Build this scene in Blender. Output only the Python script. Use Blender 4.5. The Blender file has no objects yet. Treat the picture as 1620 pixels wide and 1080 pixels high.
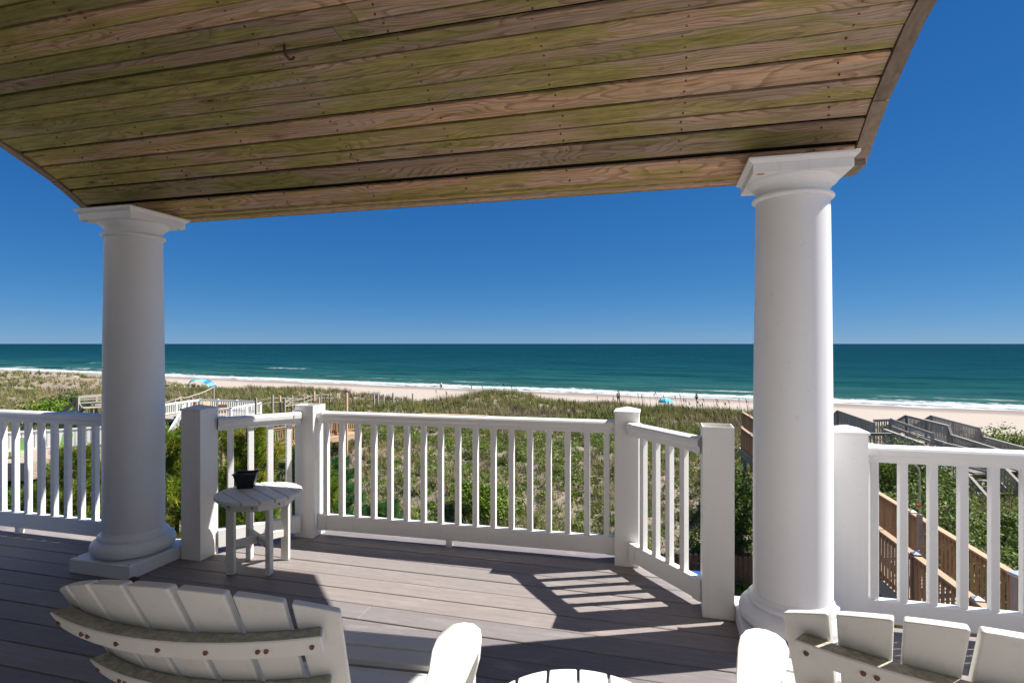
import bpy, bmesh, math, random
import numpy as np
from mathutils import Vector, Matrix, Euler
R = math.radians
scene = bpy.context.scene
COL = scene.collection
random.seed(7)
rng = np.random.default_rng(11)

# ------------------------------------------------------------------ camera, sky, sun, exposure
YAW = R(14.9)
CA, SA = math.cos(YAW), math.sin(YAW)
CAMH = 1.5
FPX = 885.0
cam_d = bpy.data.cameras.new('camera')
cam = bpy.data.objects.new('camera', cam_d)
COL.objects.link(cam)
cam.location = (0, 0, CAMH)
cam.rotation_euler = (R(90), 0, YAW)
cam_d.sensor_width = 36
cam_d.lens = FPX / 1620 * 36
cam_d.shift_y = 3.5 / 1620
cam_d.clip_start = 0.05
cam_d.clip_end = 60000
scene.camera = cam

SUN_AZ, SUN_EL = R(23.1), R(50.9)          # azimuth counted from +X towards +Y
world = bpy.data.worlds.new('World')
scene.world = world
world.use_nodes = True
wn = world.node_tree
for n in list(wn.nodes):
    wn.nodes.remove(n)
sky = wn.nodes.new('ShaderNodeTexSky')
sky.sky_type = 'NISHITA'
sky.sun_disc = False
sky.sun_elevation = SUN_EL
sky.sun_rotation = R(90) - SUN_AZ
sky.altitude = 0
sky.air_density = 0.55
sky.dust_density = 0.0
sky.ozone_density = 2.5
wb = wn.nodes.new('ShaderNodeBackground')
wb.inputs['Strength'].default_value = 0.1
wo = wn.nodes.new('ShaderNodeOutputWorld')
# polarised, deep sea-air blue: the Nishita colour with a steeper red channel and a cooler balance
ssep = wn.nodes.new('ShaderNodeSeparateColor')
scom = wn.nodes.new('ShaderNodeCombineColor')
wn.links.new(sky.outputs[0], ssep.inputs[0])
SKY_E = 1.06
for ch, (gam, mul) in enumerate(((1.20, 0.0915 * SKY_E), (0.70, 0.386 * SKY_E), (0.45, 1.025 * SKY_E))):
    pw = wn.nodes.new('ShaderNodeMath')
    pw.operation = 'POWER'
    pw.inputs[1].default_value = gam
    mu = wn.nodes.new('ShaderNodeMath')
    mu.operation = 'MULTIPLY'
    mu.inputs[1].default_value = mul
    wn.links.new(ssep.outputs[ch], pw.inputs[0])
    wn.links.new(pw.outputs[0], mu.inputs[0])
    wn.links.new(mu.outputs[0], scom.inputs[ch])
wn.links.new(scom.outputs[0], wb.inputs['Color'])
wn.links.new(wb.outputs[0], wo.inputs['Surface'])

sun_d = bpy.data.lights.new('sun', 'SUN')
sun_d.energy = 4.0
sun_d.angle = R(0.53)
sun_d.color = (1.0, 0.968, 0.918)
sun = bpy.data.objects.new('sun', sun_d)
COL.objects.link(sun)
sdir = Vector((math.cos(SUN_EL) * math.cos(SUN_AZ), math.cos(SUN_EL) * math.sin(SUN_AZ), math.sin(SUN_EL)))
sun.rotation_euler = (-sdir).to_track_quat('-Z', 'Y').to_euler()
sun.location = sdir * 30

vs = scene.view_settings
vs.view_transform = 'Standard'
vs.look = 'None'
vs.gamma = 1
vs.exposure = 1.12
vs.use_curve_mapping = False

cy_ = scene.cycles
cy_.max_bounces = 7
cy_.diffuse_bounces = 3
cy_.glossy_bounces = 2
cy_.transmission_bounces = 3
cy_.transparent_max_bounces = 4
cy_.caustics_reflective = False
cy_.caustics_refractive = False

# ------------------------------------------------------------------ helpers
def W(r, d, z=0.0):
    """a point r metres right of and d metres ahead of the camera"""
    return Vector((r * CA - d * SA, r * SA + d * CA, z))

def G(px, py, z):
    """where the sight line through a pixel of the photograph meets the level z"""
    d = FPX * (CAMH - z) / (py - 543.5)
    return W((px - 810) / FPX * d, d, z)

def tag(o, label=None, cat=None, group=None, kind=None):
    if label: o['label'] = label
    if cat: o['category'] = cat
    if group: o['group'] = group
    if kind: o['kind'] = kind
    return o

def empty(name, loc=(0, 0, 0), rz=0.0):
    o = bpy.data.objects.new(name, None)
    o.empty_display_size = 0.1
    o.location = loc
    o.rotation_euler = (0, 0, rz)
    COL.objects.link(o)
    return o

class MB:
    """collects shapes and links them as one mesh object"""
    def __init__(self):
        self.v, self.f, self.sm = [], [], []
    def add(self, verts, faces, smooth=False):
        b = len(self.v)
        self.v += [tuple(x) for x in verts]
        self.f += [tuple(b + i for i in f) for f in faces]
        self.sm += [smooth] * len(faces)
        return self
    def box(self, c, s, rz=0.0, M=None):
        x, y, z = s[0] / 2, s[1] / 2, s[2] / 2
        vv = [Vector((sx * x, sy * y, sz * z)) for sz in (-1, 1) for sy in (-1, 1) for sx in (-1, 1)]
        if M is None:
            M = Matrix.Translation(c) @ Matrix.Rotation(rz, 4, 'Z')
        else:
            M = Matrix.Translation(c) @ M
        vv = [M @ q for q in vv]
        return self.add(vv, [(0, 2, 3, 1), (4, 5, 7, 6), (0, 1, 5, 4), (2, 6, 7, 3), (0, 4, 6, 2), (1, 3, 7, 5)])
    def bar(self, a, b, w, h, up=(0, 0, 1)):
        """box beam from a to b, w wide and h high, centred on the line"""
        a, b = Vector(a), Vector(b)
        t = (b - a)
        L = t.length
        t.normalize()
        u = Vector(up)
        s = t.cross(u)
        if s.length < 1e-4:
            s = t.cross(Vector((1, 0, 0)))
        s.normalize()
        u = s.cross(t)
        vv = []
        for e in (a, b):
            for i, j in ((-1, -1), (1, -1), (1, 1), (-1, 1)):
                vv.append(e + s * (i * w / 2) + u * (j * h / 2))
        return self.add(vv, [(0, 1, 2, 3), (7, 6, 5, 4), (0, 4, 5, 1), (1, 5, 6, 2), (2, 6, 7, 3), (3, 7, 4, 0)])
    def prism(self, poly, z0, z1, M=None):
        """vertical prism over a counter-clockwise outline"""
        n = len(poly)
        vv = [Vector((p[0], p[1], z0)) for p in poly] + [Vector((p[0], p[1], z1)) for p in poly]
        if M is not None:
            vv = [M @ q for q in vv]
        ff = [tuple(range(n - 1, -1, -1)), tuple(range(n, 2 * n))]
        ff += [(i, (i + 1) % n, n + (i + 1) % n, n + i) for i in range(n)]
        return self.add(vv, ff)
    def lathe(self, prof, c=(0, 0, 0), n=48, smooth=True, caps=True):
        vv, ff = [], []
        for r_, z_ in prof:
            for k in range(n):
                a = 2 * math.pi * k / n
                vv.append((c[0] + r_ * math.cos(a), c[1] + r_ * math.sin(a), c[2] + z_))
        for i in range(len(prof) - 1):
            for k in range(n):
                k2 = (k + 1) % n
                ff.append((i * n + k, i * n + k2, (i + 1) * n + k2, (i + 1) * n + k))
        self.add(vv, ff, smooth)
        if caps:
            self.add([vv[k] for k in range(n)], [tuple(range(n - 1, -1, -1))])
            self.add([vv[(len(prof) - 1) * n + k] for k in range(n)], [tuple(range(n))])
        return self
    def tube(self, pts, rad, n=8, caps=True):
        pts = [Vector(p) for p in pts]
        rad = rad if isinstance(rad, (list, tuple)) else [rad] * len(pts)
        vv, ff = [], []
        ref = Vector((0, 0, 1))
        for i, p in enumerate(pts):
            t = (pts[min(i + 1, len(pts) - 1)] - pts[max(i - 1, 0)]).normalized()
            s = t.cross(ref)
            if s.length < 0.05:
                s = t.cross(Vector((1, 0, 0)))
            s.normalize()
            u = s.cross(t)
            for k in range(n):
                a = 2 * math.pi * k / n
                vv.append(p + (s * math.cos(a) + u * math.sin(a)) * rad[i])
        for i in range(len(pts) - 1):
            for k in range(n):
                k2 = (k + 1) % n
                ff.append((i * n + k, (i + 1) * n + k, (i + 1) * n + k2, i * n + k2))
        self.add(vv, ff, True)
        if caps:
            self.add(vv[:n], [tuple(range(n))])
            self.add(vv[-n:], [tuple(range(n - 1, -1, -1))])
        return self
    def mesh(self, name):
        me = bpy.data.meshes.new(name)
        me.from_pydata(self.v, [], self.f)
        me.polygons.foreach_set('use_smooth', self.sm)
        me.update()
        return me
    def build(self, name, mat, parent=None, bevel=0.0, loc=None, seg=1):
        o = bpy.data.objects.new(name, self.mesh(name))
        o.data.materials.append(mat)
        COL.objects.link(o)
        if parent is not None:
            o.parent = parent
        if loc is not None:
            o.location = loc
        if bevel:
            m = o.modifiers.new('edge', 'BEVEL')
            m.width = bevel
            m.segments = seg
            m.limit_method = 'ANGLE'
            m.angle_limit = R(35)
        return o

def share(o, parent, loc=None, rot=None):
    c = o.copy()
    COL.objects.link(c)
    c.parent = parent
    if loc is not None: c.location = loc
    if rot is not None: c.rotation_euler = rot
    return c

def copy_tree(o, parent=None):
    kids = list(o.children)
    c = o.copy()
    COL.objects.link(c)
    c.parent = parent
    for k in kids:
        copy_tree(k, c)
    return c

# ------------------------------------------------------------------ materials
class NG:
    def __init__(self, name):
        self.m = bpy.data.materials.new(name)
        self.m.use_nodes = True
        self.t = self.m.node_tree
        self.b = self.t.nodes['Principled BSDF']
        self.out = self.t.nodes['Material Output']
    def n(self, kind, **kw):
        nd = self.t.nodes.new(kind)
        for k, v in kw.items():
            if k in nd.inputs:
                self.set(nd.inputs[k], v)
            else:
                setattr(nd, k, v)
        return nd
    def set(self, sock, v):
        if isinstance(v, bpy.types.NodeSocket):
            self.t.links.new(v, sock)
        else:
            if isinstance(v, tuple) and len(v) == 3 and sock.type == 'RGBA':
                v = (*v, 1)
            sock.default_value = v
    def coord(self, which='Object', scale=(1, 1, 1), loc=None, rand=False):
        tc = self.n('ShaderNodeTexCoord')
        vec = tc.outputs[which]
        if rand:
            oi = self.n('ShaderNodeObjectInfo')
            mul = self.n('ShaderNodeMath', operation='MULTIPLY')
            self.t.links.new(oi.outputs['Random'], mul.inputs[0])
            mul.inputs[1].default_value = 37.0
            ad = self.n('ShaderNodeVectorMath', operation='ADD')
            self.t.links.new(vec, ad.inputs[0])
            self.t.links.new(mul.outputs[0], ad.inputs[1])
            vec = ad.outputs[0]
        mp = self.n('ShaderNodeMapping')
        self.t.links.new(vec, mp.inputs['Vector'])
        mp.inputs['Scale'].default_value = scale
        return mp.outputs[0]
    def noise(self, vec, scale=5, detail=4, rough=0.55, dist=0.0):
        nd = self.n('ShaderNodeTexNoise', Scale=scale, Detail=detail, Roughness=rough, Distortion=dist)
        self.t.links.new(vec, nd.inputs['Vector'])
        return nd.outputs['Fac']
    def ramp(self, fac, stops):
        nd = self.n('ShaderNodeValToRGB')
        self.t.links.new(fac, nd.inputs[0])
        e = nd.color_ramp.elements
        while len(e) < len(stops):
            e.new(0.5)
        for i, (p, c) in enumerate(stops):
            e[i].position = p
            e[i].color = (c, c, c, 1) if isinstance(c, (int, float)) else (*c, 1)
        return nd.outputs[0]
    def mix(self, fac, a, b, blend='MIX'):
        nd = self.n('ShaderNodeMix', data_type='RGBA', blend_type=blend)
        self.set(nd.inputs[0], fac)
        self.set(nd.inputs[6], a)
        self.set(nd.inputs[7], b)
        return nd.outputs[2]
    def math(self, op, a, b=0.0, clamp=False):
        nd = self.n('ShaderNodeMath', operation=op)
        nd.use_clamp = clamp
        self.set(nd.inputs[0], a)
        self.set(nd.inputs[1], b)
        return nd.outputs[0]
    def rand(self):
        return self.n('ShaderNodeObjectInfo').outputs['Random']
    def bump(self, h, strength=0.2, dist=0.01):
        nd = self.n('ShaderNodeBump', Strength=strength, Distance=dist)
        self.t.links.new(h, nd.inputs['Height'])
        self.t.links.new(nd.outputs[0], self.b.inputs['Normal'])
    def fin(self, base=None, rough=None, spec=None, metal=None):
        if base is not None: self.set(self.b.inputs['Base Color'], base)
        if rough is not None: self.set(self.b.inputs['Roughness'], rough)
        if spec is not None: self.set(self.b.inputs['Specular IOR Level'], spec)
        if metal is not None: self.set(self.b.inputs['Metallic'], metal)
        return self.m

def plain(name, c, rough=0.6, var=0.12, scale=6.0, spec=0.4, bump=0.0, metal=0.0):
    g = NG(name)
    v = g.coord(rand=True)
    f = g.noise(v, scale, 5)
    c2 = tuple(x * (1 - var) for x in c)
    c3 = tuple(min(1, x * (1 + var)) for x in c)
    base = g.ramp(f, [(0.3, c2), (0.7, c3)])
    if bump:
        g.bump(g.noise(v, scale * 12, 3), bump, 0.004)
    return g.fin(base, rough, spec, metal)

def white_mat(name, c, dirt=0.06, rough=0.4, grime=(0.45, 0.42, 0.36), amount=(0.62, 0.85), fine=90):
    g = NG(name)
    v = g.coord(rand=True)
    big = g.noise(v, 2.2, 5, 0.6)
    fin = g.noise(v, fine, 3)
    base = g.ramp(big, [(0.3, tuple(x * (1 - dirt) for x in c)), (0.7, c)])
    speck = g.ramp(g.noise(v, 26, 6, 0.7), [(amount[0], 0.0), (amount[1], 0.45)])
    base = g.mix(speck, base, grime)
    mps = g.n('ShaderNodeMapping'); g.t.links.new(v, mps.inputs[0]); mps.inputs['Scale'].default_value = (26, 26, 0.9)
    run = g.ramp(g.noise(mps.outputs[0], 1.0, 5, 0.65), [(0.56, 0.0), (0.78, 0.22)])
    base = g.mix(run, base, tuple(x * 0.72 for x in c))
    g.bump(fin, 0.06, 0.002)
    return g.fin(base, g.ramp(big, [(0.3, rough + 0.12), (0.7, rough - 0.04)]), 0.4)

M = {}
M['vinyl'] = white_mat('white_vinyl', (0.90, 0.888, 0.855), 0.04, 0.36)
M['paint'] = white_mat('white_column_paint', (0.89, 0.888, 0.885), 0.04, 0.42)
M['poly'] = white_mat('weathered_white_board', (0.78, 0.76, 0.70), 0.10, 0.5, amount=(0.55, 0.85))

def mildew_mat():
    g = NG('mildewed_white_board')
    v = g.coord(rand=True)
    geo = g.n('ShaderNodeNewGeometry')
    sx = g.n('ShaderNodeSeparateXYZ')
    g.t.links.new(geo.outputs['Normal'], sx.inputs[0])
    top = g.ramp(sx.outputs['Z'], [(0.55, 0.0), (0.8, 1.0)])
    f = g.noise(v, 60, 6, 0.75)
    mil = g.ramp(f, [(0.3, (0.19, 0.18, 0.13)), (0.5, (0.34, 0.33, 0.26)), (0.72, (0.58, 0.56, 0.48))])
    wht = g.ramp(g.noise(v, 4, 5), [(0.3, (0.70, 0.68, 0.62)), (0.7, (0.78, 0.76, 0.70))])
    base = g.mix(g.math('MULTIPLY', top, 0.95), wht, mil)
    g.bump(f, 0.15, 0.003)
    return g.fin(base, 0.65, 0.3)
M['mildew'] = mildew_mat()

def deck_mat():
    g = NG('composite_deck_board')
    v = g.coord('Object', rand=True)
    vs_ = g.n('ShaderNodeMapping')
    g.t.links.new(v, vs_.inputs[0])
    vs_.inputs['Scale'].default_value = (0.8, 22, 22)
    streak = g.noise(vs_.outputs[0], 2.2, 5, 0.6)
    vf = g.n('ShaderNodeMapping')
    g.t.links.new(v, vf.inputs[0])
    vf.inputs['Scale'].default_value = (6, 90, 90)
    fine = g.noise(vf.outputs[0], 3.0, 3, 0.6)
    base = g.ramp(streak, [(0.25, (0.190, 0.170, 0.165)), (0.55, (0.245, 0.220, 0.212)), (0.8, (0.285, 0.25, 0.232))])
    base = g.mix(0.35, base, g.ramp(fine, [(0.3, (0.15, 0.13, 0.125)), (0.7, (0.34, 0.30, 0.28))]))
    r_ = g.rand()
    tint = g.ramp(r_, [(0.0, (0.80, 0.80, 0.83)), (0.5, (1, 1, 1)), (1.0, (1.15, 1.11, 1.06))])
    base = g.mix(1.0, base, tint, 'MULTIPLY')
    pale = g.ramp(g.noise(g.coord('Object', (1.2, 4, 1), rand=True), 3, 6, 0.65), [(0.54, 0.0), (0.76, 0.42)])
    base = g.mix(pale, base, (0.42, 0.38, 0.35))
    g.bump(fine, 0.18, 0.003)
    return g.fin(base, 0.6, 0.35)
M['deck'] = deck_mat()

def ceiling_mat(name, algae_lo, algae_hi, tan=1.0):
    g = NG(name)
    v = g.coord('Object', rand=True)
    def mp(sc):
        q = g.n('ShaderNodeMapping')
        g.t.links.new(v, q.inputs[0])
        q.inputs['Scale'].default_value = sc
        return q.outputs[0]
    sp = g.n('ShaderNodeSeparateXYZ')
    g.t.links.new(v, sp.inputs[0])
    # growth rings: lines along the board, bent into cathedral arches
    bend = g.noise(mp((0.9, 4.5, 4.5)), 1.0, 2, 0.5)
    ring = g.math('ADD', g.math('MULTIPLY', sp.outputs['Y'], 46.0), g.math('MULTIPLY', bend, 26.0))
    fr = g.math('FRACT', ring)
    rings = g.ramp(fr, [(0.0, 0.0), (0.55, 0.18), (0.86, 1.0), (0.95, 0.9), (1.0, 0.0)])
    streak = g.noise(mp((1.6, 60, 60)), 2.0, 5, 0.7)
    coarse = g.noise(mp((0.8, 16, 16)), 2.0, 5, 0.65)
    c1 = g.ramp(g.noise(mp((0.7, 3.5, 3.5)), 1.3, 4, 0.6), [(0.3, (0.36, 0.275, 0.20)), (0.5, (0.56, 0.40, 0.285)), (0.7, (0.66, 0.43, 0.29))])
    wood = g.mix(g.math('MULTIPLY', rings, 0.62), c1, (0.20, 0.115, 0.068))
    wood = g.mix(1.0, wood, g.ramp(streak, [(0.28, (0.55, 0.53, 0.5)), (0.5, (0.95, 0.95, 0.95)), (0.72, (1.35, 1.33, 1.3))]), 'MULTIPLY')
    grey = g.ramp(coarse, [(0.50, 0.0), (0.66, 0.6)])
    wood = g.mix(grey, wood, (0.42, 0.375, 0.33))
    # green algae in patches with ragged edges, thicker to the left than at the sunny right end
    tcx = g.n('ShaderNodeTexCoord'); sxx = g.n('ShaderNodeSeparateXYZ'); g.t.links.new(tcx.outputs['Object'], sxx.inputs[0])
    alg_n = g.noise(mp((0.85, 5.5, 5.5)), 1.4, 7, 0.68)
    alg_n = g.math('SUBTRACT', alg_n, g.math('MULTIPLY', g.math('ADD', sxx.outputs['X'], 1.2), 0.03))
    alg = g.ramp(alg_n, [(algae_lo, 0.0), (algae_lo + 0.05, 0.45), (algae_hi, 0.82)])
    algc = g.ramp(g.noise(mp((2.5, 22, 22)), 2, 6, 0.7), [(0.3, (0.16, 0.145, 0.03)), (0.5, (0.33, 0.31, 0.07)), (0.7, (0.52, 0.47, 0.14))])
    algc = g.mix(g.math('MULTIPLY', rings, 0.35), algc, (0.13, 0.115, 0.03))
    base = g.mix(alg, wood, algc)
    # dark mildew flecks along the grain
    fl = g.ramp(g.noise(mp((5, 40, 40)), 1.6, 5, 0.75), [(0.60, 0.0), (0.70, 0.75)])
    base = g.mix(fl, base, (0.07, 0.055, 0.035))
    bl = g.ramp(g.noise(mp((2.0, 9, 9)), 1.7, 6, 0.7), [(0.60, 0.0), (0.72, 0.65)])
    base = g.mix(bl, base, (0.10, 0.08, 0.05))
    # knots with a pale halo
    vo = g.n('ShaderNodeTexVoronoi', Scale=1.0)
    g.t.links.new(mp((2.6, 9.0, 9.0)), vo.inputs['Vector'])
    kn = g.ramp(vo.outputs['Distance'], [(0.0, 1.0), (0.055, 0.85), (0.075, 0.15), (0.10, 0.6), (0.125, 0.1), (0.16, 0.35), (0.19, 0.0)])
    sel = g.ramp(vo.outputs['Color'], [(0.52, 0.0), (0.55, 1.0)])
    base = g.mix(g.math('MULTIPLY', kn, sel), base, (0.065, 0.04, 0.022))
    tint = g.ramp(g.rand(), [(0.0, (0.80, 0.80, 0.78)), (0.45, (1.0, 1.0, 1.0)), (0.8, (1.22, 1.12, 1.02)), (1.0, (1.32, 1.18, 1.06))])
    base = g.mix(1.0, base, tint, 'MULTIPLY')
    g.bump(streak, 0.4, 0.004)
    return g.fin(base, 0.8, 0.2)
M['ceil_a'] = ceiling_mat('weathered_pine_ceiling', 0.50, 0.62)
M['ceil_b'] = ceiling_mat('algae_stained_pine_ceiling', 0.42, 0.55)

def timber(name, c, c2, along='X', rough=0.75):
    g = NG(name)
    sc = {'X': (1.2, 26, 26), 'Y': (26, 1.2, 26), 'Z': (26, 26, 1.2)}[along]
    v = g.coord('Object', sc, rand=True)
    f = g.noise(v, 1.5, 6, 0.65, 0.4)
    base = g.ramp(f, [(0.25, c2), (0.75, c)])
    r_ = g.rand()
    base = g.mix(1.0, base, g.ramp(r_, [(0.0, (0.82, 0.82, 0.82)), (1.0, (1.12, 1.1, 1.08))]), 'MULTIPLY')
    g.bump(f, 0.2, 0.004)
    return g.fin(base, rough, 0.25)
M['trim'] = timber('grey_brown_trim_board', (0.34, 0.27, 0.21), (0.17, 0.125, 0.092), 'Y')
M['brown'] = timber('brown_deck_timber', (0.52, 0.335, 0.195), (0.33, 0.195, 0.11), 'Z')
M['brownrail'] = timber('brown_handrail_timber', (0.60, 0.42, 0.27), (0.44, 0.285, 0.175), 'X')
M['grey'] = timber('grey_weathered_timber', (0.50, 0.47, 0.425), (0.29, 0.27, 0.24), 'Z')
M['greypale'] = timber('pale_weathered_timber', (0.46, 0.42, 0.35), (0.30, 0.27, 0.22), 'X')
M['fence'] = timber('dark_brown_picket', (0.22, 0.135, 0.09), (0.12, 0.07, 0.045), 'Z')
M['rust'] = plain('rust', (0.10, 0.045, 0.025), 0.85, 0.5, 60)
M['ruststain'] = plain('rust_stain', (0.50, 0.19, 0.04), 0.8, 0.5, 40)
M['bolt'] = plain('rusted_bolt', (0.17, 0.075, 0.04), 0.7, 0.5, 120)
M['black'] = plain('black_plastic', (0.012, 0.012, 0.013), 0.33, 0.4, 70, 0.5, 0.25)
M['soil'] = plain('dry_soil', (0.05, 0.035, 0.025), 0.95, 0.5, 60)
M['dark'] = plain('roof_void_shade', (0.02, 0.017, 0.014), 0.95, 0.2, 4, 0.1)  # near-black colour stands in for the shade above the ceiling board gaps
M['roof'] = plain('grey_roof_shingle', (0.16, 0.155, 0.15), 0.9, 0.3, 30, 0.2)
M['siding'] = plain('white_siding', (0.74, 0.73, 0.71), 0.6, 0.06, 3)
M['cedar'] = plain('pale_cedar_strip', (0.66, 0.50, 0.36), 0.6, 0.2, 30)
M['steel'] = plain('galvanised_pipe', (0.42, 0.40, 0.37), 0.45, 0.2, 20, 0.5, 0, 0.5)
M['red'] = plain('red_plastic', (0.55, 0.04, 0.025), 0.4, 0.1)
M['blue'] = plain('blue_plastic', (0.03, 0.10, 0.33), 0.4, 0.1)
M['cap'] = plain('grey_post_cap', (0.52, 0.55, 0.60), 0.35, 0.1, 10, 0.5, 0, 0.2)
M['rope'] = plain('pale_rope', (0.50, 0.46, 0.38), 0.9, 0.2, 40)
M['orange'] = plain('orange_lounge_chair', (0.62, 0.32, 0.15), 0.6, 0.12)
M['green'] = plain('lime_green_chair', (0.32, 0.55, 0.16), 0.55, 0.1)
M['cy'] = plain('turquoise_fabric', (0.05, 0.55, 0.66), 0.8, 0.1, 8)
M['cyl'] = plain('pale_aqua_fabric', (0.22, 0.66, 0.74), 0.8, 0.12, 3)
M['teal'] = plain('teal_fabric', (0.07, 0.42, 0.42), 0.8, 0.2, 3)
M['royal'] = plain('royal_blue_fabric', (0.03, 0.22, 0.62), 0.8, 0.2, 3)
M['navy'] = plain('dark_blue_fabric', (0.06, 0.13, 0.32), 0.8, 0.2, 3)
M['skin'] = plain('skin', (0.42, 0.24, 0.16), 0.6, 0.08)
M['darkcloth'] = plain('dark_cloth', (0.03, 0.035, 0.05), 0.9, 0.2)
M['whitecloth'] = plain('white_cloth', (0.70, 0.72, 0.74), 0.9, 0.06)
M['hair'] = plain('brown_hair', (0.05, 0.03, 0.02), 0.8, 0.2)
M['bark'] = plain('bark', (0.12, 0.085, 0.06), 0.95, 0.4, 25, 0.1, 0.5)
M['paver'] = plain('tan_paver', (0.42, 0.33, 0.26), 0.85, 0.2, 12)

def leaf_mat(name, transl=0.3, rough=0.55):
    g = NG(name)
    at = g.n('ShaderNodeAttribute', attribute_name='col')
    g.set(g.b.inputs['Base Color'], at.outputs['Color'])
    g.b.inputs['Roughness'].default_value = rough
    g.b.inputs['Specular IOR Level'].default_value = 0.3
    tr = g.n('ShaderNodeBsdfTranslucent')
    g.t.links.new(at.outputs['Color'], tr.inputs['Color'])
    mx = g.n('ShaderNodeMixShader')
    mx.inputs[0].default_value = transl
    g.t.links.new(g.b.outputs[0], mx.inputs[1])
    g.t.links.new(tr.outputs[0], mx.inputs[2])
    g.t.links.new(mx.outputs[0], g.out.inputs['Surface'])
    return g.m
M['leaf'] = leaf_mat('leaf')
M['needle'] = leaf_mat('pine_needle', 0.45, 0.5)
M['grass'] = leaf_mat('dune_grass_blade', 0.3, 0.6)

# ------------------------------------------------------------------ shore frame and terrain
NS = Vector((0.436 * CA - 0.900 * SA, 0.436 * SA + 0.900 * CA))     # seaward
NT = Vector((NS.y, -NS.x))                                          # along the shore, to the right
S0 = 108.0                                                          # camera to waterline
SEA = -8.5
def st(x, y):
    return S0 - (NS.x * x + NS.y * y), NT.x * x + NT.y * y
def xy(s, t):
    return NS.x * (S0 - s) + NT.x * t, NS.y * (S0 - s) + NT.y * t

PS = [-40, -6, 0, 8, 25, 37, 43, 49, 58, 68, 77, 83, 89, 96, 110, 170]
PZ = [-11.5, -8.95, -8.52, -8.2, -7.55, -7.1, -6.2, -5.62, -5.6, -5.4, -5.1, -5.55, -6.5, -7.25, -7.45, -7.5]
def wob(s, t, k, ph):
    return (np.sin(s * k + ph) * np.cos(t * k * 0.83 + ph * 1.7) + 0.6 * np.sin((s * 0.7 + t * 1.1) * k * 1.9 + ph * 2.3)
            + 0.35 * np.cos((s * 1.3 - t * 0.8) * k * 3.7 + ph))
def ground(x, y):
    x = np.asarray(x, float); y = np.asarray(y, float)
    s = S0 - (NS.x * x + NS.y * y)
    t = NT.x * x + NT.y * y
    z = np.interp(s, PS, PZ)
    dune = np.clip((s - 38) / 8, 0, 1) * np.clip((108 - s) / 16, 0.15, 1)
    z = z + dune * (0.20 * wob(s, t, 0.22, 1.0) + 0.9 * (vnoise(x, y, 0.33, 2) - 0.5))
    crest = np.exp(-((s - 52) / 9.0) ** 2)
    z = z - 1.7 * crest * np.exp(-((t + 46) / 7.5) ** 2) + 1.05 * crest * np.exp(-((t + 30) / 4.5) ** 2)
    z = z + 0.35 * crest * np.exp(-((t + 12) / 5.0) ** 2)
    z = z - 1.15 * np.exp(-((s - 52) / 11.0) ** 2) / (1 + np.exp(-(t - 2) / 1.5))
    z = z + 0.95 * np.exp(-((s - 50) / 9.0) ** 2) / (1 + np.exp((t + 108) / 4.0))
    z = z - 0.55 * crest * np.exp(-((t + 86) / 8.0) ** 2)
    z = z + 0.03 * wob(s, t, 0.35, 4.0)
    return z
_lat = np.random.default_rng(5).random((256, 256))
def vnoise(x, y, sc, seed=0, octs=3):
    x = np.asarray(x, float) * sc + seed * 17.3
    y = np.asarray(y, float) * sc + seed * 9.1
    out, amp, tot = 0, 1.0, 0
    for _ in range(octs):
        xi, yi = np.floor(x).astype(int), np.floor(y).astype(int)
        fx, fy = x - xi, y - yi
        fx, fy = fx * fx * (3 - 2 * fx), fy * fy * (3 - 2 * fy)
        g = lambda i, j: _lat[i % 256, j % 256]
        out = out + amp * ((g(xi, yi) * (1 - fx) + g(xi + 1, yi) * fx) * (1 - fy) + (g(xi, yi + 1) * (1 - fx) + g(xi + 1, yi + 1) * fx) * fy)
        tot += amp; amp *= 0.55; x = x * 2.1 + 5.2; y = y * 2.1 + 1.7
    return out / tot
def gz(x, y):
    return float(ground(x, y))

def axis(parts):
    out = []
    for a, b, st_ in parts:
        out += list(np.arange(a, b, st_))
    out.append(parts[-1][1])
    return np.array(out)

def grid_obj(name, ss, tt, zf, mat, kind='structure'):
    Sg, Tg = np.meshgrid(ss, tt, indexing='ij')
    X = NS.x * (S0 - Sg) + NT.x * Tg
    Y = NS.y * (S0 - Sg) + NT.y * Tg
    Z = zf(X, Y, Sg, Tg)
    n, m = Sg.shape
    V = np.stack([X, Y, Z], -1).reshape(-1, 3)
    i, j = np.meshgrid(np.arange(n - 1), np.arange(m - 1), indexing='ij')
    a = (i * m + j).ravel()
    F = np.stack([a, a + m, a + m + 1, a + 1], -1)
    me = bpy.data.meshes.new(name)
    me.vertices.add(len(V)); me.vertices.foreach_set('co', V.ravel())
    me.loops.add(F.size); me.loops.foreach_set('vertex_index', F.ravel())
    me.polygons.add(len(F)); me.polygons.foreach_set('loop_start', np.arange(len(F)) * 4)
    me.polygons.foreach_set('use_smooth', np.ones(len(F), bool))
    me.update(calc_edges=True)
    o = bpy.data.objects.new(name, me)
    me.materials.append(mat)
    COL.objects.link(o)
    o['kind'] = kind
    return o

def sd_coord(g):
    """shore distance (inland positive) and along-shore distance from world position"""
    geo = g.n('ShaderNodeNewGeometry')
    d1 = g.n('ShaderNodeVectorMath', operation='DOT_PRODUCT')
    g.t.links.new(geo.outputs['Position'], d1.inputs[0]); d1.inputs[1].default_value = (NS.x, NS.y, 0)
    d2 = g.n('ShaderNodeVectorMath', operation='DOT_PRODUCT')
    g.t.links.new(geo.outputs['Position'], d2.inputs[0]); d2.inputs[1].default_value = (NT.x, NT.y, 0)
    s = g.math('SUBTRACT', S0, d1.outputs['Value'])
    cb = g.n('ShaderNodeCombineXYZ')
    g.t.links.new(s, cb.inputs[0]); g.t.links.new(d2.outputs['Value'], cb.inputs[1])
    return s, d2.outputs['Value'], cb.outputs[0]

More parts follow.
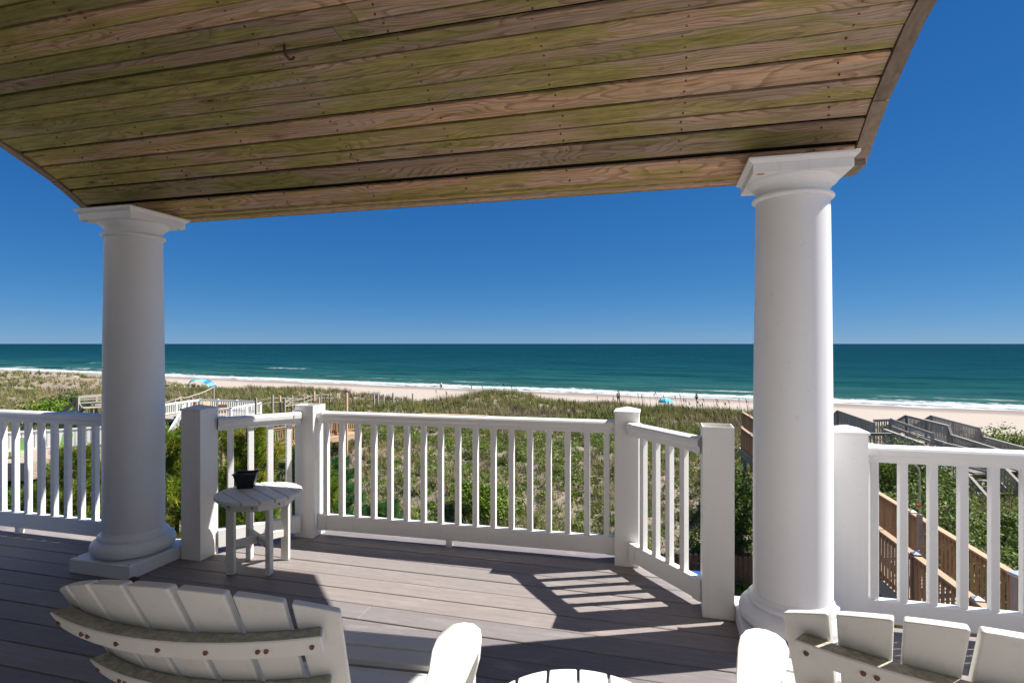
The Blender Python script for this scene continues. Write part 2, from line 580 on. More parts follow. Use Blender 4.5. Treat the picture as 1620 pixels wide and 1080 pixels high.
def sand_mat():
    g = NG('beach_sand')
    s, t, v = sd_coord(g)
    mpv = g.n('ShaderNodeMapping'); g.t.links.new(v, mpv.inputs[0]); mpv.inputs['Scale'].default_value = (1, 0.25, 1)
    band = g.noise(mpv.outputs[0], 0.16, 4)
    fine = g.noise(v, 2.4, 6, 0.7)
    dry = g.ramp(fine, [(0.3, (0.39, 0.327, 0.265)), (0.7, (0.49, 0.422, 0.352))])
    wetm = g.math('SUBTRACT', g.math('ADD', s, g.math('MULTIPLY', band, 7.0)), 3.5)
    wet = g.ramp(g.math('DIVIDE', wetm, 14.0, True), [(0.25, 1.0), (0.6, 0.75), (0.95, 0.0)])
    base = g.mix(wet, dry, (0.25, 0.20, 0.17))
    litter = g.ramp(g.noise(v, 7, 5, 0.7), [(0.5, 0.0), (0.68, 0.75)])
    inland = g.ramp(g.math('DIVIDE', g.math('SUBTRACT', s, 40), 40, True), [(0.05, 0.0), (0.35, 1.0)])
    base = g.mix(g.math('MULTIPLY', inland, 0.62), base, (0.20, 0.155, 0.105))
    base = g.mix(g.math('MULTIPLY', litter, inland), base, (0.11, 0.085, 0.05))
    g.bump(g.noise(v, 3.2, 6, 0.7), 0.55, 0.12)
    return g.fin(base, 0.9, 0.15)
M['sand'] = sand_mat()

def sea_mat():
    g = NG('sea_water')
    s, t, v = sd_coord(g)
    off = g.math('MULTIPLY', s, -1.0)
    n_big = g.n('ShaderNodeMapping'); g.t.links.new(v, n_big.inputs[0]); n_big.inputs['Scale'].default_value = (0.05, 0.012, 1)
    big = g.noise(n_big.outputs[0], 1.0, 5, 0.6)
    dist = g.math('MULTIPLY', off, g.math('ADD', g.math('MULTIPLY', big, 0.9), 0.55))
    lg = g.math('DIVIDE', g.math('LOGARITHM', g.math('MAXIMUM', dist, 1.0), 10.0), 3.6, True)
    base = g.ramp(lg, [(0.10, (0.075, 0.115, 0.095)), (0.30, (0.040, 0.115, 0.098)), (0.47, (0.015, 0.078, 0.084)),
                       (0.60, (0.004, 0.043, 0.060)), (0.72, (0.001, 0.030, 0.046)), (0.86, (0.0006, 0.022, 0.040)), (1.0, (0.0006, 0.020, 0.042))])
    # darker and lighter swell streaks
    st2 = g.n('ShaderNodeMapping'); g.t.links.new(v, st2.inputs[0]); st2.inputs['Scale'].default_value = (0.16, 0.02, 1)
    sw = g.noise(st2.outputs[0], 1.0, 6, 0.65)
    base = g.mix(g.ramp(sw, [(0.42, 0.0), (0.62, 0.7)]), base, (0.002, 0.040, 0.046))
    st3 = g.n('ShaderNodeMapping'); g.t.links.new(v, st3.inputs[0]); st3.inputs['Scale'].default_value = (0.5, 0.11, 1)
    rip = g.noise(st3.outputs[0], 1.0, 5, 0.7)
    base = g.mix(g.ramp(rip, [(0.5, 0.0), (0.72, 0.4)]), base, (0.022, 0.085, 0.09))
    st4 = g.n('ShaderNodeMapping'); g.t.links.new(v, st4.inputs[0]); st4.inputs['Scale'].default_value = (0.075, 0.016, 1)
    mot = g.noise(st4.outputs[0], 1.0, 10, 0.78)
    base = g.mix(g.ramp(mot, [(0.40, 0.0), (0.52, 0.55)]), g.mix(1.0, base, (0.5, 0.62, 0.68), 'MULTIPLY'), g.mix(1.0, base, (1.6, 1.45, 1.35), 'MULTIPLY'))
    # foam: swash band on the beach, broken breaker lines further out
    f1m = g.n('ShaderNodeMapping'); g.t.links.new(v, f1m.inputs[0]); f1m.inputs['Scale'].default_value = (0.35, 0.085, 1)
    edge = g.noise(f1m.outputs[0], 1.0, 5, 0.6)
    lacem = g.n('ShaderNodeMapping'); g.t.links.new(v, lacem.inputs[0]); lacem.inputs['Scale'].default_value = (0.9, 0.35, 1)
    lace = g.noise(lacem.outputs[0], 1.3, 7, 0.72)
    pos = g.math('ADD', off, g.math('MULTIPLY', g.math('SUBTRACT', edge, 0.5), 11.0))
    band = g.ramp(g.math('DIVIDE', pos, 30.0, True), [(0.0, 0.72), (0.06, 0.55), (0.16, 0.72), (0.30, 0.62), (0.40, 0.30), (0.52, 0.0)])
    foam = g.ramp(g.math('SUBTRACT', g.math('ADD', band, lace), 1.0, True), [(0.02, 0.0), (0.16, 0.9)])
    # breakers
    pos2 = g.math('ADD', off, g.math('MULTIPLY', g.math('SUBTRACT', edge, 0.5), 5.0))
    b2 = g.ramp(g.math('DIVIDE', g.math('ABSOLUTE', g.math('SUBTRACT', pos2, 19.0)), 2.6, True), [(0.0, 1.0), (1.0, 0.0)])
    lm = g.n('ShaderNodeMapping'); g.t.links.new(v, lm.inputs[0]); lm.inputs['Scale'].default_value = (0.0, 0.045, 1)
    gate = g.ramp(g.noise(lm.outputs[0], 1.0, 4, 0.6), [(0.48, 0.0), (0.58, 1.0)])
    brk = g.math('MULTIPLY', g.math('MULTIPLY', b2, gate), g.ramp(lace, [(0.40, 0.0), (0.58, 1.0)]))
    pos3 = g.math('ADD', off, g.math('MULTIPLY', g.math('SUBTRACT', big, 0.5), 30.0))
    b3 = g.ramp(g.math('DIVIDE', g.math('ABSOLUTE', g.math('SUBTRACT', pos3, 60.0)), 2.8, True), [(0.0, 1.0), (1.0, 0.0)])
    lm3 = g.n('ShaderNodeMapping'); g.t.links.new(v, lm3.inputs[0]); lm3.inputs['Scale'].default_value = (0.0, 0.022, 1); lm3.inputs['Location'].default_value = (0, 3.7, 0)
    gate3 = g.ramp(g.noise(lm3.outputs[0], 1.0, 4, 0.6), [(0.57, 0.0), (0.63, 1.0)])
    brk3 = g.math('MULTIPLY', g.math('MULTIPLY', b3, gate3), g.ramp(lace, [(0.45, 0.0), (0.60, 1.0)]))
    foam = g.math('MAXIMUM', g.math('MAXIMUM', foam, brk), brk3)
    base = g.mix(foam, base, (0.60, 0.62, 0.62))
    bp = g.math('ADD', g.math('MULTIPLY', rip, 1.0), g.math('MULTIPLY', lace, 0.35))
    g.bump(bp, 0.5, 0.9)
    rough = g.ramp(foam, [(0.0, 0.32), (1.0, 0.9)])
    g.b.inputs['IOR'].default_value = 1.07
    return g.fin(base, rough, 0.04)
M['sea'] = sea_mat()

ss = axis([(-30, 36, 1.5), (36, 60, 0.7), (60, 100, 0.6), (100, 170, 2.5)])
tt = axis([(-420, -140, 6), (-140, -80, 1.6), (-80, 40, 0.7), (40, 120, 3)])
grid_obj('ground', ss, tt, lambda X, Y, S, T: ground(X, Y), M['sand'])
# beyond the modelled strip the land and beach simply go on
def far_ground(X, Y, S, T):
    return np.interp(S, PS, PZ) - 0.35
grid_obj('beach', axis([(-30, 170, 10), (170, 3000, 400)]), axis([(-6000, -420, 300)]), lambda X, Y, S, T: np.interp(S, PS, PZ), M['sand'])
grid_obj('beach', axis([(-30, 170, 10), (170, 3000, 400)]), axis([(120, 3000, 240)]), lambda X, Y, S, T: np.interp(S, PS, PZ), M['sand'])

def sea_z(X, Y, S, T):
    o = -S
    near = np.clip((160 - o) / 100, 0, 1) * np.clip((o - 4) / 8, 0, 1)
    ph = o * 0.55 + 0.9 * np.sin(T * 0.021 + 1) + 0.5 * np.sin(T * 0.063)
    wv = 0.16 * np.sin(ph) + 0.10 * np.sin(o * 0.21 + 1.3 * np.sin(T * 0.013))
    b3 = 0.45 * np.exp(-((o - 60 + 6 * np.sin(T * 0.012)) / 2.2) ** 2) * np.clip((T + 10) / 40, 0, 1)
    b2 = 0.32 * np.exp(-((o - 19 + 2 * np.sin(T * 0.03)) / 1.7) ** 2) * (0.5 + 0.5 * np.sin(T * 0.045 + 0.5))
    return SEA + near * wv + b3 + b2
grid_obj('sea', np.concatenate([-axis([(-5, 80, 0.8), (80, 170, 1.6), (170, 600, 40), (600, 3000, 400), (3000, 42000, 6000)])]),
         axis([(-40000, -6000, 8000), (-6000, -420, 400), (-420, -150, 10), (-150, 160, 3), (160, 600, 40), (600, 6000, 900), (6000, 40000, 8000)]),
         sea_z, M['sea'])

# ------------------------------------------------------------------ deck floor
LCH = lambda y: -3.30 + (y - 3.43) * 0.80 if y < 4.06 else -2.80      # left chamfer of the bay
RCH = lambda y: 0.46 - (y - 3.43) * 0.80
deck = empty('deck_floor')
tag(deck, kind='structure')
PITCH, PH = 0.1635, 3.384
k = -30
ends = [(-7.2, 5.2)]
yy = PH - PITCH * 30
rj = random.Random(3)
while yy < 4.06:
    y0, y1 = yy + 0.0035, min(yy + PITCH - 0.0035, 4.09)
    dz = rj.uniform(-0.0012, 0.0012)
    if y1 <= 3.47:
        xs = [-7.2, 5.2]
        if rj.random() < 0.8:
            xs = [-7.2, rj.uniform(-5.5, 3.0), 5.2]
        if abs(yy - (PH - 4 * PITCH)) < 0.01: xs = [-7.2, -1.60, 5.2]
        for a, b in zip(xs[:-1], xs[1:]):
            MB().box(((a + b) / 2, (y0 + y1) / 2, -0.0125 + dz), (b - a - 0.0012, y1 - y0, 0.025)).build('deck_board', M['deck'], deck, 0.0025)
    else:
        poly = [(LCH(y0), y0), (RCH(y0), y0), (RCH(y1), y1), (LCH(y1), y1)]
        MB().prism(poly, -0.025 + dz, dz).build('deck_board', M['deck'], deck, 0.0025)
    yy += PITCH
# joists and rim below the boards
jm = MB()
for x in np.arange(-7.0, 5.2, 0.61):
    jm.box((x, 0.95, -0.128), (0.04, 4.9, 0.2))
jm.build('joist', M['grey'], deck)
MB().box((-5.3, 3.40, -0.15), (3.8, 0.03, 0.24)).build('rim_board', M['paint'], deck)
MB().box((2.85, 3.40, -0.15), (4.7, 0.03, 0.24)).build('rim_board', M['paint'], deck)
MB().bar((-3.36, 3.44, -0.15), (-2.86, 4.06, -0.15), 0.03, 0.24).build('rim_board', M['paint'], deck)
MB().bar((0.50, 3.44, -0.15), (-0.01, 4.06, -0.15), 0.03, 0.24).build('rim_board', M['paint'], deck)
MB().box((-1.43, 4.05, -0.15), (2.80, 0.03, 0.24)).build('rim_board', M['paint'], deck)

# house wall behind the viewer, with the storey below
hw = empty('house_wall', (0, -0.75, 0))
tag(hw, kind='structure')
for i in range(32):
    MB().box((0, 0.02 - 0.0, 0.06 + 0.12 * i), (15, 0.03, 0.116), M=Matrix.Rotation(R(4), 4, 'X')).build('siding_board', M['siding'], hw)
MB().box((0, -0.6, -2.0), (15, 1.1, 12)).build('wall_core', M['siding'], hw)
hs = empty('house_side_wall', (-4.35, 0.9, 0))
tag(hs, kind='structure')
for i in range(24):
    MB().box((0.02, 0.0, 0.06 + 0.12 * i), (0.03, 3.2, 0.116), M=Matrix.Rotation(R(-4), 4, 'Y')).build('siding_board', M['siding'], hs)
MB().box((-0.11, 0, -2.0), (0.2, 3.2, 10)).build('wall_core', M['siding'], hs)

# ------------------------------------------------------------------ vaulted porch ceiling
YC, ZC, RV = 1.886, 0.814, 2.05
XL, XR = -3.96, 0.93
def vault(sarc, off=0.0):
    if sarc < 0:
        return YC + sarc, ZC + RV + off
    th = sarc / RV
    return YC + (RV + off) * math.sin(th), ZC + (RV + off) * math.cos(th)
ceil = empty('porch_ceiling')
tag(ceil, kind='structure')
lines = [0.226, 0.330, 0.434, 0.543, 0.658, 0.782, 0.914, 1.032, 1.130, 1.264, 1.405]
back = 0.226
while back > -4.0:
    back -= 0.112 + rj.uniform(-0.006, 0.006)
    lines.insert(0, back)
def ceiling_board(s0, s1, x0, x1, mat, drop):
    n = 3
    V, F = [], []
    for xx in (x0, x1):
        for off in (drop, drop + 0.019):
            for q in range(n):
                y, z = vault(s0 + (s1 - s0) * q / (n - 1), off)
                V.append((xx, y, z))
    # indices: end e (0,1), layer l (0,1), q
    ix = lambda e, l, q: e * 2 * n + l * n + q
    for q in range(n - 1):
        F.append((ix(0, 0, q), ix(0, 0, q + 1), ix(1, 0, q + 1), ix(1, 0, q)))
        F.append((ix(0, 1, q), ix(1, 1, q), ix(1, 1, q + 1), ix(0, 1, q + 1)))
        for e in (0, 1):
            f = (ix(e, 0, q), ix(e, 1, q), ix(e, 1, q + 1), ix(e, 0, q + 1))
            F.append(f if e == 0 else f[::-1])
    for q in (0, n - 1):
        f = (ix(0, 0, q), ix(1, 0, q), ix(1, 1, q), ix(0, 1, q))
        F.append(f if q == 0 else f[::-1])
    o = MB().add(V, F).build('ceiling_board', mat, ceil, 0.002)
    return o
for i in range(len(lines) - 1):
    g0 = 0.002 + rj.choice((0.0, 0.002, 0.004, 0.007))
    g1 = 0.002 + rj.choice((0.0, 0.002, 0.004, 0.006))
    if abs(lines[i + 1] - 1.264) < 1e-6: g1 = 0.004
    if abs(lines[i] - 1.264) < 1e-6: g0 = 0.030
    if abs(lines[i + 1] - 0.330) < 1e-6: g1 = 0.014
    if abs(lines[i + 1] - 0.782) < 1e-6: g1 = 0.011
    xs = [XL, XR]
    if i % 3 == 1 and lines[i] < 0.2: xs = [XL, rj.uniform(-2.6, 0.0), XR]
    if abs(lines[i] - 0.226) < 1e-6: xs = [XL, -1.36, XR]
    for a, b in zip(xs[:-1], xs[1:]):
        ceiling_board(lines[i] + g0, lines[i + 1] - g1, a + 0.001, b - 0.002,
                      M['ceil_a'] if rj.random() < 0.5 else M['ceil_b'], rj.uniform(-0.0035, 0.0035))
# nail heads where the boards cross the rafters
nm_ = MB()
for i in range(len(lines) - 1):
    if lines[i] < -0.4: continue
    for xr in (-3.55, -2.95, -2.34, -1.73, -1.12, -0.51, 0.10, 0.74):
        for f in (0.25, 0.72):
            sx0 = xr + rj.gauss(0, 0.012)
            yy0, zz0 = vault(lines[i] + (lines[i + 1] - lines[i]) * (f + rj.gauss(0, 0.03)), -0.0046)
            yy1, zz1 = vault(lines[i] + (lines[i + 1] - lines[i]) * f, 0.004)
            nm_.tube([(sx0, yy0, zz0), (sx0, yy1, zz1)], 0.0048, 6)
tag(nm_.build('nail_heads', M['bolt'], ceil), kind='stuff')
# level boards under the front beam
ys = [3.178, 3.236, 3.290, 3.345]
for a, b in zip(ys[:-1], ys[1:]):
    MB().box(((XL + XR) / 2, (a + b) / 2, 2.398 + rj.uniform(-0.002, 0.002)), (XR - XL - 0.004, b - a - 0.009, 0.019)).build('soffit_board', M['ceil_a' if a > 3.2 else 'ceil_b'], ceil, 0.003)
MB().box(((XL + XR) / 2, 3.357, 2.484), (XR - XL - 0.01, 0.022, 0.19)).build('fascia_board', M['trim'], ceil, 0.003)
# roof shell above the boards
def shell_obj(name, mat, o0, o1, x0, x1, s_from, s_to, parent, n=26):
    V, F = [], []
    for i in range(n):
        s = s_from + (s_to - s_from) * i / (n - 1)
        for off in (o0, o1):
            y, z = vault(s, off)
            V += [(x0, y, z), (x1, y, z)]
    for i in range(n - 1):
        a, b = i * 4, i * 4 + 4
        F += [(a, b, b + 1, a + 1), (a + 2, a + 3, b + 3, b + 2), (a, a + 2, b + 2, b), (a + 1, b + 1, b + 3, a + 3)]
    F += [(0, 1, 3, 2), (4 * n - 4, 4 * n - 2, 4 * n - 1, 4 * n - 3)]
    return MB().add(V, F).build(name, mat, parent)
shell_obj('roof_sheathing', M['dark'], 0.032, 0.05, XL + 0.004, XR - 0.004, -4.0, 1.42, ceil)
shell_obj('roof_cover', M['roof'], 0.12, 0.16, XL - 0.05, XR + 0.05, -4.0, 1.30, ceil)
MB().box(((XL + XR) / 2, 3.262, 2.52), (XR - XL - 0.03, 0.16, 0.20)).build('front_beam', M['dark'], ceil)
# rake trim boards that follow the curve at both ends, in two lengths each, then level over the beam
def rake(x0, x1, s_from, s_to, o0=-0.004, o1=0.13):
    shell_obj('rake_trim', M['trim'], o0, o1, x0, x1, s_from, s_to, ceil, 14)
for x0, x1 in ((XR + 0.001, XR + 0.068), (XL - 0.060, XL - 0.001)):
    rake(x0, x1, -4.0, 1.040)
    rake(x0, x1, 1.043, 1.362, -0.007)
    MB().box(((x0 + x1) / 2, 3.262, 2.46), (x1 - x0 - 0.004, 0.196, 0.135)).build('rake_trim', M['trim'], ceil, 0.003)

# the balcony above, cut to the same bay shape as the deck
zb = 2.63
Fy, Kr, Kl = 3.19 + 0.3189 * zb, 1.02 + 1.0664 * zb, 7.08
ub = empty('upper_balcony')
tag(ub, kind='structure')
MB().prism([(-3.6, 3.42), (0.39, 3.42), (Kr - Fy, Fy), (Fy - Kl, Fy)], zb, zb + 0.22).build('balcony_slab', M['paint'], ub, 0.004)
MB().prism([(-3.68, 3.0), (0.70, 3.0), (0.44, 3.375), (-3.62, 3.375)], zb + 0.01, zb + 0.215).build('balcony_slab', M['paint'], ub, 0.004)

# hook
hk = MB()
hp = (G(411, 40, 2.80))
hy, hz = vault(0.31, 0)
hx = G(408, 38, hz).x
hk.tube([(hx, hy - 0.03, hz + 0.01), (hx, hy - 0.03, hz - 0.022), (hx + 0.004, hy - 0.024, hz - 0.045), (hx + 0.010, hy - 0.008, hz - 0.056), (hx + 0.016, hy + 0.008, hz - 0.048), (hx + 0.018, hy + 0.014, hz - 0.036)], 0.0062, 8)
tag(hk.build('ceiling_hook', M['rust']), 'rusty iron hook screwed into the plank ceiling', 'hook')

# ------------------------------------------------------------------ columns
def column(name, cx, cy, label, r0=0.183, r1=0.170):
    c = empty(name, (cx, cy, 0))
    c.scale = (1, 1, 0.9965)
    tag(c, label, 'column', 'white round porch columns')
    MB().box((0, 0, 0.045), (0.505, 0.505, 0.09)).build('plinth', M['paint'], c, 0.004)
    b = []
    for i in range(13):
        a = -math.pi / 2 + math.pi * i / 12
        b.append((0.204 + 0.047 * math.cos(a), 0.142 + 0.051 * math.sin(a)))
    base = [(0.19, 0.0905)] + b + [(0.206, 0.195), (0.209, 0.200), (0.209, 0.214), (0.205, 0.219), (0.197, 0.222), (0.190, 0.230), (0.186, 0.243)]
    MB().lathe(base, n=72).build('base_moulding', M['paint'], c)
    sh = []
    for i in range(21):
        q = i / 20
        z = 0.2435 + q * (2.222 - 0.2435)
        rr = r0 - (r0 - r1) * (max(0, q - 0.25) / 0.75) ** 1.6
        sh.append((rr, z))
    MB().lathe(sh, n=72).build('shaft', M['paint'], c)
    ring = [(r1 - 0.002, 2.2225)] + [(r1 + 0.020 * math.cos(a), 2.236 + 0.0135 * math.sin(a)) for a in np.linspace(-1.4, 1.4, 9)] + [(r1 - 0.002, 2.2495)]
    MB().lathe(ring, n=72).build('ring_moulding', M['paint'], c)
    MB().lathe([(r1 - 0.003, 2.25), (r1 - 0.003, 2.279), (r1 + 0.006, 2.281), (r1 + 0.006, 2.286), (r1 + 0.014, 2.292), (r1 + 0.030, 2.303), (r1 + 0.039, 2.317), (r1 + 0.040, 2.3215)], n=72).build('capital_moulding', M['paint'], c)
    ab = MB()
    ab.box((0, 0, 2.344), (0.432, 0.432, 0.044))
    h0, h1 = 0.217, 0.237
    V = [(sx * h0, sy * h0, 2.3662) for sy in (-1, 1) for sx in (-1, 1)] + [(sx * h1, sy * h1, 2.382) for sy in (-1, 1) for sx in (-1, 1)] + [(sx * h1, sy * h1, 2.394) for sy in (-1, 1) for sx in (-1, 1)]
    F = [(0, 2, 3, 1)]
    for b0, b1 in ((0, 4), (4, 8)):
        F += [(b0, b0 + 1, b1 + 1, b1), (b0 + 1, b0 + 3, b1 + 3, b1 + 1), (b0 + 3, b0 + 2, b1 + 2, b1 + 3), (b0 + 2, b0, b1, b1 + 2)]
    F += [(8, 9, 11, 10)]
    ab.add(V, F)
    ab.build('abacus', M['paint'], c, 0.0015)
    return c
cl = column('porch_column', -3.503, 3.052, 'white round column left of the small table with the black planter')
cr = column('porch_column', 0.642, 3.100, 'white round column with sunlit edge behind the right chair')
def stain(parent, x, y, z, sx, sy):
    m = MB()
    pr = [(0.0001, 0), (0.5, 0.0), (0.5, 0.001), (0.0001, 0.001)]
    n = 14
    rr = [1 + random.uniform(-0.25, 0.25) for _ in range(n)]
    top = [(x + sx * rr[k] * math.cos(2 * math.pi * k / n), y + sy * rr[k] * math.sin(2 * math.pi * k / n)) for k in range(n)]
    m.prism(top, z - 0.0015, z - 0.0002)
    return m.build('rust_stain', M['ruststain'], parent)
stain(cr, -0.182, -0.196, 2.322, 0.020, 0.012)
stain(cl, -0.19, -0.185, 2.322, 0.022, 0.010)
stain(cl, 0.185, 0.185, 2.322, 0.015, 0.010)
for (x, y) in ((-0.235, -0.21), (0.222, -0.232)):
    MB().lathe([(0.006, 0.0895), (0.006, 0.0915)], (x, y, 0), 10).build('screw_head', M['bolt'], cl)
kn = MB().lathe([(0.028, 0), (0.034, 0.012), (0.030, 0.026), (0.016, 0.036), (0.001, 0.039)], n=20)
p = G(212, 918, 0.0)
tag(kn.build('rusty_knob', M['rust'], None, 0, (p.x + 0.03, p.y - 0.03, 0)), 'small rusty round knob on the deck at the left column plinth', 'knob')

# ------------------------------------------------------------------ railing posts
def post(x0, x1, y0, y1, h, capped, label, name='railing_post'):
    c = empty(name, ((x0 + x1) / 2, (y0 + y1) / 2, 0))
    w, d = x1 - x0, y1 - y0
    if capped:
        MB().box((0, 0, h / 2), (w, d, h)).build('sleeve', M['vinyl'], c, 0.004, seg=2)
        a, b = w / 2 + 0.006, d / 2 + 0.006
        V = [(-a, -b, h), (a, -b, h), (a, b, h), (-a, b, h), (-a, -b, h + 0.014), (a, -b, h + 0.014), (a, b, h + 0.014), (-a, b, h + 0.014), (0, 0, h + 0.04)]
        F = [(3, 2, 1, 0), (0, 1, 5, 4), (1, 2, 6, 5), (2, 3, 7, 6), (3, 0, 4, 7), (4, 5, 8), (5, 6, 8), (6, 7, 8), (7, 4, 8)]
        MB().add(V, F).build('post_cap', M['vinyl'], c, 0.002)
    else:
        t = 0.0045
        m = MB()
        m.box((0, -d / 2 + t / 2, h / 2), (w, t, h)); m.box((0, d / 2 - t / 2, h / 2), (w, t, h))
        m.box((-w / 2 + t / 2, 0, h / 2), (t, d - 2 * t - 0.0004, h)); m.box((w / 2 - t / 2, 0, h / 2), (t, d - 2 * t - 0.0004, h))
        m.build('sleeve', M['vinyl'], c)
        MB().box((0, 0, h / 2 - 0.06), (w * 0.52, d * 0.52, h - 0.12)).build('core', M['grey'], c)
    tag(c, label, 'post', 'white square railing posts')
    return c
post(-3.234, -3.07, 3.175, 3.338, 1.032, True, 'shaded white square post with pyramid cap beside the left column')
post(-2.753, -2.592, 3.774, 3.936, 1.022, False, 'white square post with open hollow top behind the small round table')
post(-0.303, -0.142, 3.834, 3.996, 1.030, True, 'white square post with pyramid cap at the right end of the front railing')
post(0.222, 0.386, 3.240, 3.402, 1.044, False, 'white square post with open hollow top next to the right column')
post(0.868, 1.033, 3.250, 3.414, 1.030, True, 'white square post with pyramid cap just right of the right column')
post(-3.905, -3.742, 3.20, 3.362, 1.030, True, 'white square post hidden behind the left column')

# ------------------------------------------------------------------ railings
def extrude(m, a, b, prof):
    a, b = Vector(a), Vector(b)
    t = (b - a).normalized()
    s = Vector((t.y, -t.x, 0))
    n = len(prof)
    V = [e + s * px + Vector((0, 0, pz)) for e in (a, b) for px, pz in prof]
    F = [tuple(range(n)), tuple(range(2 * n - 1, n - 1, -1))]
    F += [(i, n + i, n + (i + 1) % n, (i + 1) % n) for i in range(n)]
    return m.add(V, F)
TOPP = [(-0.030, 0.884), (-0.030, 0.914), (-0.045, 0.926), (-0.046, 0.952), (-0.040, 0.964), (-0.026, 0.9695), (0.026, 0.9695), (0.040, 0.964), (0.046, 0.952), (0.045, 0.926), (0.030, 0.914), (0.030, 0.884)]
TOPB = [(x * 1.08, z + (0.004 if z > 0.95 else -0.004 if z < 0.89 else 0)) for x, z in TOPP]
def railing(name, A, B, offs, label, feet=(0.5,), brA=True, brB=True):
    A, B = Vector((*A, 0)), Vector((*B, 0))
    root = empty(name, A)
    tag(root, label, 'railing', 'white balcony railings')
    t = (B - A)
    L = t.length
    t.normalize()
    ang = math.atan2(t.y, t.x)
    O = Vector((0, 0, 0))
    E = t * L
    m = MB(); extrude(m, O, E, TOPP); m.build('top_rail', M['vinyl'], root, 0.0015)
    m = MB(); m.bar(O + Vector((0, 0, 0.108)), E + Vector((0, 0, 0.108)), 0.05, 0.116); m.build('bottom_rail', M['vinyl'], root, 0.003)
    for use, e, sg in ((brA, O, 1), (brB, E, -1)):
        if use:
            m = MB(); extrude(m, e, e + t * (0.055 * sg), TOPB) if sg > 0 else extrude(m, e + t * (0.055 * sg), e, TOPB)
            m.build('rail_bracket', M['vinyl'], root, 0.0015)
            m = MB(); c = e + t * (0.032 * sg); m.box((c.x, c.y, 0.108), (0.06, 0.060, 0.124), ang); m.build('rail_bracket', M['vinyl'], root, 0.002)
    bal = None
    for o_ in offs:
        p = t * o_
        if bal is None:
            bal = MB().box((0, 0, 0), (0.0385, 0.0385, 0.718)).build('baluster', M['vinyl'], root, 0.002)
            bal.location = (p.x, p.y, 0.525); bal.rotation_euler = (0, 0, ang)
        else:
            share(bal, root, (p.x, p.y, 0.525), (0, 0, ang))
    for f in feet:
        p = t * (L * f)
        MB().box((p.x, p.y, 0.025), (0.042, 0.042, 0.05), ang).build('support_foot', M['vinyl'], root)
    return root
Lf = math.hypot(-0.303 + 2.592, 3.925 - 3.862)
railing('front_railing', (-2.5925, 3.862), (-0.3025, 3.925), [0.06 + (Lf - 0.12) * i / 16 for i in range(17)],
        'long white railing section across the front between two posts', (0.47,))
railing('bay_railing', (-3.075, 3.335), (-2.71, 3.776), [0.085 + 0.135 * i for i in range(4)], 'short white angled railing behind the small round table', ())
railing('bay_railing', (-0.19, 3.838), (0.235, 3.335), [0.125 + 0.125 * i for i in range(5)][:4], 'short white angled railing beside the right column', ())
railing('side_railing', (-7.0, 3.285), (-3.905, 3.285), [3.095 - 0.235 - 0.1365 * i for i in range(21)][::-1], 'white railing left of the left column, partly in shade', (0.673,), False, True)
railing('side_railing', (1.0335, 3.325), (5.0, 3.325), [0.045 + 0.1325 * i for i in range(28)], 'bright white railing at the far right above the wooden walkways', (0.5,), True, False)
# outlet-like bracket plate on the shaded post
# cedar strip on the rail
a = G(671, 655.3, 0.98); b = G(781, 657.2, 0.98)
a = Vector((-1.74, 3.905, 0.9730)); b = Vector((-1.22, 3.905, 0.9730))
MB_ = MB().bar(a, b, 0.020, 0.006)
tag(MB_.build('cedar_strip', M['cedar'], None, 0.001), 'thin bare cedar strip lying on the front top rail', 'wood strip')

